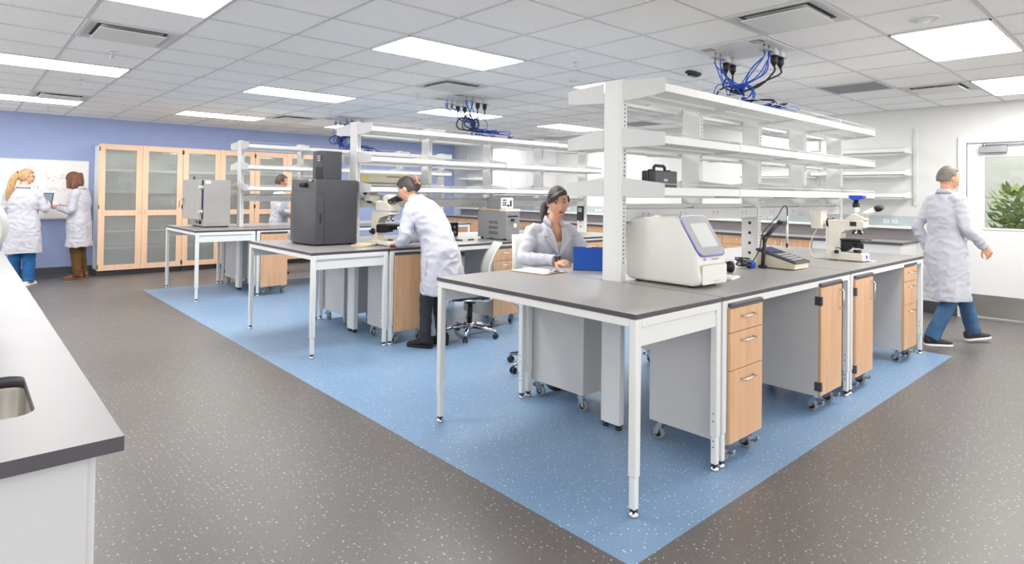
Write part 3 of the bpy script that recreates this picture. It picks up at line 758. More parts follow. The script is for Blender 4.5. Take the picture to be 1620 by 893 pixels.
while y < ce1-.5:
    wd = 1.05 if n == 0 else .87
    y1 = min(y+wd, ce1)
    m = 'panel_white' if n == 0 else 'wood'
    lab = white[n] if n < 2 else '%s base cabinet from the right under the wall worktop' % ords[n-2]
    t = thing('base_cabinet', lab, 'cabinet', (XB-.33, (y+y1)/2, 0), group='base cabinets along the white wall')
    mb = MB(); mb.box(CX0+.045, y, .10, XB-.004, y1-.002, .8765); mb.build('body', 'panel_grey' if n else 'panel_white', t)
    mb = MB(); mb.box(CX0+.10, y+.002, 0, XB-.02, y1-.004, .099); mb.build('plinth', 'base_dark', t)
    hy = (y+y1)/2
    for a, b, sd in ((y+.002, hy-.002, 1), (hy+.002, y1-.004, -1)):
        if n and n % 2 == 0:
            mb = MB(); mb.box(CX0+.025, a, .74, CX0+.044, b, .866, .0015); d = mb.build('drawer', m, t); zt_ = .735
            mb = MB(); c = (a+b)/2; mb.tube([(CX0+.025, c-.05, .81), (CX0, c-.045, .81), (CX0, c+.045, .81), (CX0+.025, c+.05, .81)], .004, 8); mb.build('handle', 'chrome', d)
        else: zt_ = .866
        mb = MB(); mb.box(CX0+.025, a, .105, CX0+.044, b, zt_, .0015); d = mb.build('door', m, t)
        hyy = (b-.04) if sd > 0 else (a+.04)
        mb = MB(); mb.tube([(CX0+.025, hyy, zt_-.16), (CX0-.003, hyy, zt_-.155), (CX0-.003, hyy, zt_-.045), (CX0+.025, hyy, zt_-.04)], .004, 8); mb.build('handle', 'chrome', d)
    y = y1; n += 1
def standard(y, z0, z1, label):
    mb = MB(); mb.box(XB-.03, y-.022, z0, XB-.001, y+.022, z1, .003); mb.m(1); z = z0+.03
    while z < z1-.03:
        for d in (-.008, .008): mb.box(XB-.0305, y+d-.0025, z, XB-.0298, y+d+.0025, z+.012)
        z += .026
    solo('wall_standard', mb, ['metal_white', 'slot'], label, 'shelf standard', (XB-.015, y, z0))
def wshelf(y0, y1, z, label):
    t = thing('wall_shelf', label, 'shelf', (XB-.16, (y0+y1)/2, z)); mb = MB()
    xo = XB-.33
    mb.box(xo, y0, z, XB-.032, y1, z+.005); mb.box(xo, y0, z-.001, xo+.005, y1, z+.045, .0015); mb.build('board', 'metal_white', t)
    for yy in (y0, y1-.004):
        mb = MB(); mb.prism([(XB-.031, z-.004), (xo+.01, z-.004), (xo+.01, z+.055), (XB-.031, z+.085)], 'y', yy-.0005, yy+.004); mb.build('bracket', 'metal_white', t)
    mb = MB(); mb.tube([(xo+.004, y0, z+.062), (xo+.004, y1, z+.062)], .003, 6); mb.build('guard_rail', 'metal_shade', t)
for y, l in ((2.335, 'slotted white wall standard at the right shelf end'), (3.55, 'slotted white wall standard behind the camera microscope'), (4.60, 'slotted white wall standard behind the front shelving'),
             (10.78, 'slotted white wall standard beside the far white cupboards'), (11.72, 'slotted white wall standard near the blue wall corner')): standard(y, 1.36, 2.36, l)
for nm, z in (('upper', 2.03), ('middle', 1.745), ('lower', 1.455)):
    wshelf(2.375, 3.525, z, '%s white wall shelf at the right end near the door' % nm)
    wshelf(3.575, 4.575, z, '%s white wall shelf in the second bay behind shelving' % nm)
    wshelf(10.81, 11.69, z, '%s white wall shelf near the blue wall corner' % nm)
for k, (y0, y1) in enumerate(((8.75, 9.72), (9.725, 10.70))):
    t = thing('wall_cupboard', 'white wall cupboard %s above the worktop near the blue corner' % ('farther right' if k == 0 else 'farther left'), 'cupboard', (XB-.18, (y0+y1)/2, 1.40))
    mb = MB(); mb.box(XB-.34, y0, 1.40, XB-.001, y1, 2.42, .001); mb.build('body', 'panel_white', t); c = (y0+y1)/2
    for a, b in ((y0+.002, c-.002), (c+.002, y1-.002)):
        mb = MB(); mb.box(XB-.36, a, 1.402, XB-.341, b, 2.418, .0015); d = mb.build('door', 'panel_white', t)
        hy = b-.04 if a < c-.1 else a+.04
        mb = MB(); mb.tube([(XB-.36, hy, 1.45), (XB-.385, hy, 1.455), (XB-.385, hy, 1.555), (XB-.36, hy, 1.56)], .004, 8); mb.build('handle', 'chrome', d)

# ------------------------------------------------------------------ left foreground counter with sink
kx0, kx1, ky0, ky1 = -.62, .268, 1.50, 6.4
zt, zu = .92, .889
sx0, sx1, sy0, sy1 = -.35, .142, 1.775, 2.17
mb = MB(); R = []
def rr(x0, y0, x1, y1, r, n=6):
    out = []
    for cx, cy, a in ((x1-r, y0+r, -PI/2), (x1-r, y1-r, 0), (x0+r, y1-r, PI/2), (x0+r, y0+r, PI)):
        for k in range(n+1): t_ = a+PI/2*k/n; out.append((cx+r*math.cos(t_), cy+r*math.sin(t_)))
    return out
inner = rr(sx0, sy0, sx1, sy1, .045); N = len(inner); q = N//4
def outer_pt(k):
    c = [(kx1, ky0), (kx1, ky1), (kx0, ky1), (kx0, ky0)]
    return c[k]
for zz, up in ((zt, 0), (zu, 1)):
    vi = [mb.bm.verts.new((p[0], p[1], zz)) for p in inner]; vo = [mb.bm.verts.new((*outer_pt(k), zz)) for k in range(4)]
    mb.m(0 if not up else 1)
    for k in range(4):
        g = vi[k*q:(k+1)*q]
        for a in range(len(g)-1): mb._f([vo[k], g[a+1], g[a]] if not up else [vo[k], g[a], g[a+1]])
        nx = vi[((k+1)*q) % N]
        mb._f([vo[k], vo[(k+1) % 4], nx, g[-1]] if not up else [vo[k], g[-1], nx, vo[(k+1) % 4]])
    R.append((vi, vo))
mb.m(1)
for k in range(N): mb._f([R[0][0][k], R[0][0][(k+1) % N], R[1][0][(k+1) % N], R[1][0][k]], True)
for k in range(4): mb._f([R[0][1][k], R[1][1][k], R[1][1][(k+1) % 4], R[0][1][(k+1) % 4]])
bmesh.ops.recalc_face_normals(mb.bm, faces=mb.bm.faces)
st = tag(mb.build('sink_worktop', ['counter_glare', 'edge_dark']), 'counter top with glare put into its pale grey, dark edge, cut out sink', 'worktop')
mb = MB(); rs_ = []
for ins, z in ((-.006, zu-.001), (-.004, zu-.02), (.0, .80), (.012, .765), (.05, .752), (.12, .748)):
    rs_.append([V((p[0], p[1], z)) for p in rr(sx0+ins, sy0+ins, sx1-ins, sy1-ins, max(.05-ins*.2, .02))])
mb.rings(rs_, cap=False); vs_ = [mb.bm.verts.new(p) for p in rs_[-1]]; mb._f(vs_, True)
bmesh.ops.remove_doubles(mb.bm, verts=mb.bm.verts, dist=1e-5)
cx, cy = (sx0+sx1)/2, (sy0+sy1)/2
sk = mb.build('sink_bowl', 'steel', st); mb = MB(); mb.lathe([(.045, .0), (.043, .004), (.03, .002), (.004, .001)], (cx, cy, .7485), n=20); mb.build('drain', 'chrome', sk)
t = thing('sink_cabinet', 'white panelled base cabinet under the pale sink counter', 'cabinet', (-.2, 3.9, 0))
mb = MB(); mb.box(-.58, 1.532, .10, -.575, 6.35, .888); mb.box(-.58, 1.534, .10, .21, 1.555, .888, .001); mb.box(.19, 1.555, .10, .209, 6.35, .888); mb.box(-.575, 6.33, .1, .19, 6.35, .888); mb.box(-.575, 1.556, .1, .19, 6.33, .118); mb.build('body', 'panel_cool', t)
mb = MB(); mb.box(-.56, 1.56, 0, .15, 6.3, .099); mb.build('plinth', 'base_dark', t)
for k in range(7):
    a = 1.562+k*.68; mb = MB(); mb.box(.2095, a, .105, .2275, a+.676, .88, .0015); d = mb.build('door', 'panel_white', t)
    mb = MB(); hy = a+.05 if k % 2 else a+.62; mb.tube([(.2275, hy, .68), (.25, hy, .685), (.25, hy, .795), (.2275, hy, .80)], .004, 8); mb.build('handle', 'chrome', d)
# round faced white appliance at the left frame edge
t = thing('centrifuge', 'round white rimmed appliance on the sink counter at left edge', 'appliance', (-.02, 3.2, .92))
o = V((-.02, 3.2, 1.27)); ax = V((-.15, -1, 0)).normalized()
mb = MB(); mb.lathe([(.12, -.24), (.15, -.23), (.156, -.1), (.156, -.004), (.154, .003), (.150, .004), (.148, .0)], o, ax, 48); mb.build('drum', 'offwhite', t)
mb = MB(); mb.lathe([(.149, -.003), (.06, .0), (.001, .002)], o, ax, 40); mb.build('face', 'grey_paint', t)
mb = MB(); mb.lathe([(.13, 0), (.13, .014), (.05, .03), (.04, .22)], (o.x, o.y+.1, .9205), n=28); mb.build('stand', 'offwhite', t)
# ------------------------------------------------------------------ instruments on the front bench
def rrect(cx, cy, w, h, r, n=5):
    out = []
    for sx, sy, a in ((1, -1, -PI/2), (1, 1, 0), (-1, 1, PI/2), (-1, -1, PI)):
        for k in range(n+1): t_ = a+PI/2*k/n; out.append((cx+sx*(w/2-r)+r*math.cos(t_), cy+sy*(h/2-r)+r*math.sin(t_)))
    return out
# thermal cycler
t = thing('thermal_cycler', 'large white thermal cycler with slanted grey touch screen', 'lab instrument', (3.28, 2.12, ZT))
x0, x1 = 3.125, 3.445
prof = [(2.375, .945), (2.38, 1.26), (2.34, 1.298), (2.18, 1.312), (2.03, 1.325), (1.995, 1.312), (1.872, 1.115), (1.862, 1.02), (1.85, .97), (1.862, .93), (1.90, .918), (2.34, .918)]
mb = MB(); mb.prism(prof, 'x', x0, x1, .022, 4)
for f in mb.bm.faces: f.smooth = True
bd = mb.build('housing', 'offwhite', t)
a, b = V((0, 2.0, 1.31)), V((0, 1.868, 1.10)); dv = (b-a).normalized(); nv = V((0, dv.z, -dv.y)); nv = nv if nv.y < 0 else -nv
Tm = Matrix(((1, 0, 0, 0), (0, dv.y, nv.y, 0), (0, dv.z, nv.z, 0), (0, 0, 0, 1)))
ctr = (a+b)/2+V(((x0+x1)/2, 0, 0)); Tm = Matrix.Translation(ctr) @ Tm
L = (b-a).length
mb = MB(); mb.prism(rrect(0, 0, .305, L+.03, .05), 'z', .0, .007, .002, 1, T=Tm); mb.build('screen_rim', 'purple_rim', t)
mb = MB(); mb.prism(rrect(0, 0, .288, L+.013, .044), 'z', .006, .009, 0, T=Tm); sc_ = mb.build('screen', 'screen_grey', t)
mb = MB(); mb.prism(rrect(.01, 0, .185, L-.09, .006), 'z', .009, .0098, 0, T=Tm); mb.build('display', 'screen_light', sc_)
mb = MB(); mb.prism(rrect((x0+x1)/2, .985, .27, .11, .012), 'y', 1.853, 1.846, .001, 1); mb.build('plate_drawer', 'offwhite', t)
mb = MB(); mb.box(x0+.02, 1.849, 1.043, x1-.02, 1.853, 1.0455); mb.m(1); mb.cyl((x0+.075, 1.862, 1.075), (x0+.075, 1.858, 1.075), .007, n=12)
for k in range(8): mb.box(x0+.155+k*.009, 1.8605, 1.068, x0+.161+k*.009, 1.8595, 1.076)
for k in range(10): mb.box(x0+.14+k*.008, 1.8475, .944, x0+.145+k*.008, 1.8455, .949)
mb.build('drawer_seam', ['panel_grey', 'grey_paint'], t)
mb = MB()
for x in (x0+.05, x1-.05):
    for y in (1.93, 2.30): mb.lathe([(.02, .001), (.022, .006), (.018, .022)], (x, y, ZT), n=14)
mb.build('foot', 'black_plastic', t)
mb = MB(); mb.prism([(2.22, 1.306), (2.17, 1.326), (2.12, 1.314)], 'x', 3.16, 3.4); mb.build('lid_ridge', 'offwhite', t)

# clipboard
t = thing('clipboard', 'brown clipboard with white paper lying on the front table', 'clipboard', (2.945, 2.975, ZT), math.radians(6))
mb = MB(); mb.box(-.118, -.16, .0015, .118, .16, .0055, .001); mb.build('board', 'board_brown', t, world=False)
mb = MB(); mb.box(-.106, -.135, .0058, .106, .155, .0072); mb.build('paper', 'paper', t, world=False)
mb = MB(); mb.box(-.055, -.155, .0075, .055, -.12, .011, .001); mb.tube([(-.05, -.15, .012), (-.05, -.135, .026), (.05, -.135, .026), (.05, -.15, .012)], .003, 8); mb.cyl((-.05, -.13, .013), (.05, -.13, .013), .006); mb.build('clip', 'chrome', t, world=False)

# tablet with blue cover, leaning
t = thing('tablet', 'tablet in a bright blue folding cover standing by the woman', 'tablet', (3.285, 2.79, ZT), math.atan2(-.76, .65))
# local +x along the lower edge (image right), +y away from camera
mb = MB(); mb.prism([(-.012, .004), (-.006, .0005), (.062, .158), (.056, .161)], 'x', -.125, .145); mb.build('cover', 'blue_cover', t, world=False)
mb = MB(); mb.prism([(-.004, .004), (.003, .004), (.068, .158), (.061, .158)], 'x', -.12, .14); mb.build('tablet_body', 'black_plastic', t, world=False)
mb = MB(); mb.prism([(.012, .012), (.0125, .012), (.069, .145), (.0685, .145)], 'x', -.105, .125); mb.build('screen', 'tablet_glow', t, world=False)
mb = MB(); mb.prism([(-.012, .0005), (-.011, .004), (.09, .006), (.09, .0005)], 'x', -.12, .14); mb.prism([(.085, .006), (.09, .002), (.060, .075), (.056, .075)], 'x', -.12, -.1); mb.build('cover_flap', 'black_soft', t, world=False)
mb = MB(); mb.box(-.04, .05, .157, .0, .058, .163, .001); mb.build('loop', 'panel_white', t, world=False)

# pH meter with electrode arm
t = thing('ph_meter', 'beige bench meter with sloping grey keypad and electrode arm', 'lab instrument', (4.7, 2.05, ZT))
x0, x1, y0, y1 = 4.50, 4.74, 1.90, 2.19
mb = MB(); mb.prism([(y0, .912), (y1, .912), (y1, 1.035), (y1-.03, 1.04), (y0, .955)], 'x', x0, x1, .006, 2); mb.build('housing', 'beige_warm', t)
mb = MB(); mb.prism([(y0-.008, .952), (y1+.004, 1.034), (y1+.002, 1.052), (y0-.008, .968)], 'x', x0-.006, x1+.006, .004, 2); kp = mb.build('keypad_panel', 'charcoal', t)
dv = V((0, y1-y0, 1.052-.968)).normalized(); nv = V((0, -dv.z, dv.y)); base = V(((x0+x1)/2, y0-.008, .968))
Tm = Matrix.Translation(base) @ Matrix(((1, 0, 0, 0), (0, dv.y, nv.y, 0), (0, dv.z, nv.z, 0), (0, 0, 0, 1)))
mb = MB(); mb.box(-.09, .20, 0, .09, .275, .0012, T=Tm); mb.build('display', 'gasket', kp)
mb = MB()
for i in range(5):
    for j in range(4): mb.box(-.085+i*.036, .035+j*.036, 0, -.06+i*.036, .055+j*.036, .003, T=Tm)
mb.build('keys', 'screen_light', kp)
mb = MB(); mb.box(x0-.05, 2.10, .911, x0-.01, 2.15, .93, .003); mb.tube([(x0-.03, 2.125, .93), (x0-.02, 2.115, 1.12)], .014, 10); mb.ball((x0-.02, 2.115, 1.125), .02)
mb.tube([(x0-.02, 2.115, 1.125), (x0+.10, 2.06, 1.245)], .012, 10); mb.tube([(x0-.025, 2.12, 1.14), (x0+.095, 2.065, 1.26)], .006, 8); mb.ball((x0+.10, 2.06, 1.25), .017); mb.box(x0+.09, 2.03, 1.235, x0+.18, 2.055, 1.26, .004); mb.build('electrode_arm', 'charcoal_dark', t)
mb = MB(); mb.cyl((x0+.165, 2.03, 1.235), (x0+.165, 2.03, 1.09), .009, n=12); mb.cyl((x0+.165, 2.03, 1.235), (x0+.165, 2.03, 1.30), .007, n=12); mb.m(1); mb.cyl((x0+.165, 2.03, 1.09), (x0+.165, 2.03, 1.06), .008, n=12); mb.build('electrode', ['offwhite', 'black_plastic'], t)
mb = MB(); mb.tube(spline([(x0+.165, 2.03, 1.30), (x0+.16, 2.03, 1.36), (x0+.12, 2.04, 1.37), (x0+.08, 2.07, 1.29), (x0-.02, 2.13, 1.17), (x0-.05, 2.14, 1.05), (x0-.06, 2.2, .93), (x0-.1, 2.2, .915)]), .004, 6); mb.build('electrode_lead', 'black_cable', t)
t = thing('cable_coil', 'small heap of black and blue cable behind the bench meter', 'cable', (4.33, 2.2, ZT)); rs = random.Random(4)
for q in range(3):
    mb = MB(); pts = []
    c = V((4.30+q*.05, 2.19+q*.02, ZT+.02)); 
    for k in range(15): a = k*1.1+q; r = .03+.03*rs.random(); pts.append(c+V((math.cos(a)*r*1.4, math.sin(a)*r, .02+.03*math.sin(k*.9+q)+.01*rs.random())))
    mb.tube(spline(pts, 4), .0038, 6); mb.build('loop', 'black_cable', t)
mb = MB(); mb.box(4.36, 2.15, ZT+.001, 4.42, 2.20, ZT+.045, .008); mb.build('plug', 'blue_plastic', t)
mb = MB(); mb.prism(rrect(0, 0, .17, .10, .008), 'z', .0012, .014, .003, 1, T=Matrix.Translation((3.72, 1.995, ZT)) @ Matrix.Rotation(.2, 4, 'Z'))
solo('document_pad', mb, 'paper', 'white pad lying right of the thermal cycler', 'pad', (3.72, 1.995, ZT))
t = thing('camera_adapter', 'short black lens tube with blue band behind the thermal cycler', 'lens', (4.02, 2.16, ZT)); z = ZT+.0395
mb = MB(); mb.lathe([(.028, -.055), (.036, -.05), (.036, .0), (.039, .005), (.039, .03), (.034, .035)], (4.02, 2.16, z), (.75, -.66, 0), 24); mb.build('barrel', 'black_plastic', t)
mb = MB(); mb.lathe([(.0365, -.04), (.0372, -.04), (.0372, -.03), (.0365, -.03)], (4.02, 2.16, z), (.75, -.66, 0), 24, cap=False); mb.build('band', 'blue_plastic', t)

# compound microscope with camera (front bench)
def microscope_a():
    X = 5.62; t = thing('microscope', 'beige microscope with bright blue camera on top', 'microscope', (X, 1.92, ZT)); w = .075
    mb = MB(); mb.prism([(2.085, .914), (2.085, 1.005), (2.0, 1.01), (1.96, .985), (1.80, .98), (1.785, .97), (1.785, .914)], 'x', X-w, X+w, .008, 2); mb.build('base', 'beige', t)
    mb = MB(); mb.prism([(2.085, .98), (2.065, 1.19), (2.075, 1.255), (1.80, 1.255), (1.785, 1.245), (1.785, 1.195), (1.80, 1.188), (1.93, 1.165), (1.965, 1.14), (1.975, .98)], 'x', X-.06, X+.06, .007, 2); arm = mb.build('arm', 'beige', t)
    mb = MB(); mb.box(X-.0615, 1.845, 1.205, X-.0595, 1.895, 1.243, .0005); mb.build('side_display', 'charcoal_dark', arm)
    mb = MB(); mb.prism([(2.21, 1.17), (2.225, 1.33), (2.125, 1.335), (2.12, 1.17)], 'x', X-.065, X+.065, .006, 2); lh = mb.build('lamp_house', 'beige', t)
    mb = MB(); mb.cyl((X, 2.13, 1.225), (X, 2.06, 1.225), .03, n=18); mb.m(1); mb.cyl((X, 2.095, 1.225), (X, 2.065, 1.225), .037, n=18); mb.build('lamp_collar', ['beige', 'charcoal_dark'], lh)
    mb = MB(); mb.prism([(1.945, 1.256), (1.775, 1.256), (1.80, 1.285), (1.845, 1.305), (1.885, 1.31)], 'x', X-.05, X+.05, .006, 2); hd = mb.build('trinocular_head', 'beige', t)
    mb = MB(); mb.cyl((X, 1.868, 1.30), (X, 1.868, 1.365), .024, n=20); mb.m(1); mb.lathe([(.026, 1.365), (.028, 1.37), (.026, 1.40), (.020, 1.405), (.018, 1.425)], (X, 1.868, 0), n=20); mb.build('photo_port', ['offwhite', 'black_plastic'], hd)
    mb = MB(); mb.prism([(1.915, 1.445), (1.915, 1.465), (1.82, 1.465), (1.80, 1.463), (1.80, 1.448), (1.845, 1.425), (1.885, 1.425)], 'x', X-.045, X+.045, .004, 2); mb.m(1); mb.box(X-.046, 1.905, 1.447, X+.046, 1.9165, 1.464, .001); mb.build('camera', ['blue_plastic', 'alu'], hd)
    for d in (-.031, .031):
        mb = MB(); p0 = V((X+d*.7, 1.85, 1.275)); dv = V((0, -.155, .085)).normalized(); p1 = p0+dv*.155
        mb.cyl(p0, p1, .026, .022, 18); mb.m(1); mb.lathe([(.023, 0), (.025, .005), (.024, .03), (.019, .035), (.019, .05)], p1, dv, 18); mb.build('eyepiece', ['beige', 'black_plastic'], hd)
    mb = MB(); mb.lathe([(.034, 0), (.036, -.012), (.02, -.028)], (X, 1.853, 1.19), n=20)
    for a in range(5):
        q = 2*PI*a/5+.4; d = V((math.cos(q)*.55, math.sin(q)*.55, -1)).normalized(); p = V((X, 1.853, 1.175))+V((math.cos(q), math.sin(q), 0))*.016
        mb.m(a % 2); mb.lathe([(.011, 0), (.012, .02), (.011, .034), (.006, .045)], p, d, 12)
    mb.build('nosepiece', ['chrome', 'black_plastic'], t)
    mb = MB(); mb.box(X-.085, 1.775, 1.083, X+.085, 1.965, 1.096, .003); mb.m(1); mb.box(X-.10, 1.74, 1.088, X-.07, 1.80, 1.093, .001); stg = mb.build('stage', ['black_plastic', 'alu'], t)
    mb = MB(); mb.prism([(1.965, 1.08), (1.975, .99), (1.93, .99), (1.90, 1.02), (1.84, 1.03), (1.82, 1.08)], 'x', X-.04, X+.04, .004, 1); mb.lathe([(.03, 1.075), (.032, 1.05), (.026, 1.02)], (X, 1.853, 0), n=18)
    mb.cyl((X-.085, 1.87, 1.04), (X-.04, 1.87, 1.04), .012, n=12); mb.cyl((X-.06, 1.80, 1.06), (X-.06, 1.80, 1.02), .012, n=12); mb.build('condenser', 'black_plastic', stg)
    mb = MB(); mb.lathe([(.03, .98), (.032, 1.0), (.026, 1.004)], (X, 1.855, 0), n=20); mb.build('field_lens', 'charcoal_dark', t)
    for s in (-1, 1):
        mb = MB(); mb.lathe([(.028, 0), (.028, .014), (.024, .018)], (X+s*.07, 1.985, .985), (s, 0, 0), 20); mb.m(1); mb.lathe([(.034, -.004), (.034, .006), (.03, .008)], (X+s*.066, 1.985, .985), (s, 0, 0), 20); mb.m(1); mb.lathe([(.017, .016), (.016, .04), (.012, .042)], (X+s*.07, 1.985, .985), (s, 0, 0), 18); mb.build('focus_knob', ['panel_white', 'charcoal_dark'], t)
    mb = MB(); mb.tube(spline([(X-.03, 2.17, 1.172), (X-.03, 2.21, 1.09), (X-.03, 2.235, .99), (X-.03, 2.20, .925), (X-.03, 2.15, .914), (X-.03, 2.08, .918)]), .0055, 8); mb.build('lamp_cable', 'offwhite', t)
    mb = MB(); mb.tube(spline([(X+.02, 1.79, .925), (X+.03, 1.76, .914), (X+.06, 1.74, .914), (X+.08, 1.76, .914), (X+.07, 1.79, .914), (X+.04, 1.77, .92)]), .006, 8); mb.build('cord_loop', 'offwhite', t)
    mb = MB(); mb.box(X-.02, 1.7835, .935, X+.02, 1.7845, .965); mb.build('badge', 'blue_plastic', t)
microscope_a()

# black carrying case on the lower shelf
t = thing('carry_case', 'dark grey hard carrying case standing on the front bench shelf', 'case', (3.33, 2.24, 1.4465))
zc_ = 1.447
mb = MB(); mb.box(3.165, 2.185, zc_, 3.41, 2.236, 1.596, .008); mb.box(3.165, 2.238, zc_, 3.41, 2.288, 1.596, .008); mb.build('shell', 'charcoal', t)
mb = MB(); mb.tube([(3.225, 2.237, 1.594), (3.225, 2.237, 1.618), (3.238, 2.237, 1.628), (3.33, 2.237, 1.628), (3.343, 2.237, 1.618), (3.343, 2.237, 1.594)], .010, 8); mb.build('handle', 'charcoal_dark', t)
for x in (3.195, 3.378): mb = MB(); mb.box(x-.012, 2.22, 1.592, x+.012, 2.254, 1.604, .003); mb.build('latch', 'black_plastic', t)
mb = MB(); mb.box(3.26, 2.184, 1.53, 3.30, 2.1855, 1.545); mb.build('badge', 'alu', t)

# ------------------------------------------------------------------ middle bench
# charcoal imaging box
t = thing('gel_imager', 'tall charcoal imaging box with camera tower on the middle bench', 'lab instrument', (2.76, 5.92, ZT))
x0, x1, y0, y1, zb, zt_ = 2.545, 2.975, 5.60, 6.20, .921, 1.551
# front faces -X with a bulged door
fr = [(x0-.0, y0), (x0-.035, y0+.14), (x0-.045, y0+.30), (x0-.035, y0+.46), (x0, y1)]
sm_ = spline([(p[0], p[1], 0) for p in fr], 5)
mb = MB(); mb.prism([(x1, y0), (x1, y1)]+[(p.x, p.y) for p in reversed(sm_)], 'z', zb, zt_, .004, 2)
for f in mb.bm.faces: f.smooth = f.normal.x < -.8 and abs(f.normal.z) < .2
mb.build('housing', 'charcoal', t)
dm = spline([(p[0]-.006, p[1], 0) for p in fr], 5)
mb = MB(); mb.prism([(x0+.012, y1-.004), (x0+.012, y0+.0)]+[(p.x, p.y) for p in dm], 'z', .925, 1.42, .003, 2)
for f in mb.bm.faces: f.smooth = f.normal.x < -.8 and abs(f.normal.z) < .2
d = mb.build('door', 'charcoal', t)
mb = MB(); mb.box(x0-.004, y0-.003, .925, x0+.075, y0+.002, 1.42, .001); mb.build('door_edge', 'charcoal', d)
mb = MB(); mb.box(x0+.03, y0-.0045, 1.13, x0+.05, y0-.0025, 1.22); mb.build('door_grip', 'black_plastic', d)
mb = MB(); mb.box(x0+.0745, y0-.004, .925, x0+.0775, y0+.001, 1.422); mb.box(x0-.006, y0-.0035, 1.42, x0+.0775, y0+.001, 1.4225); mb.build('door_gap', 'black_plastic', t)
for y in (5.83, 5.755):
    mb = MB(); q = x0-.043; mb.lathe([(.028, 0), (.028, .004), (.024, .006)], (q+.002, y, 1.497), (-1, 0, 0), 20); mb.lathe([(.02, .004), (.018, .032), (.014, .035)], (q, y, 1.497), (-1, 0, 0), 16); mb.build('control_knob', 'black_plastic', t)
mb = MB(); mb.box(x0-.036, 5.66, 1.535, x0-.028, 5.70, 1.548); mb.build('badge', 'panel_white', t)
tw0 = [(2.70, 5.80), (2.66, 5.88), (2.68, 6.00), (2.90, 6.00), (2.90, 5.80)]
mb = MB(); mb.prism(tw0, 'z', 1.551, 1.845, .004, 2); tower = mb.build('camera_tower', 'charcoal', t)
mb = MB(); mb.prism([(2.698, 5.81), (2.655, 5.875), (2.654, 5.87), (2.695, 5.80)], 'z', 1.552, 1.68); mb.build('tower_opening', 'black_plastic', tower)
mb = MB()
for k in range(3):
    p = V((2.674, 5.84, 1.79-.022*k)); mb.box(-.02, -.0008, -.007, .02, .0008, .007, T=Matrix.Translation(p+V((-.006, -.004, 0))) @ Matrix.Rotation(math.atan2(.08, -.04), 4, 'Z'))
mb.build('badge', 'grey_paint', tower)
mb = MB()
for x in (x0+.04, x1-.04):
    for y in (y0+.06, y1-.06): mb.lathe([(.02, .0008), (.022, .006), (.018, .014)], (x, y, ZT), n=12)
mb.build('foot', 'black_plastic', t)

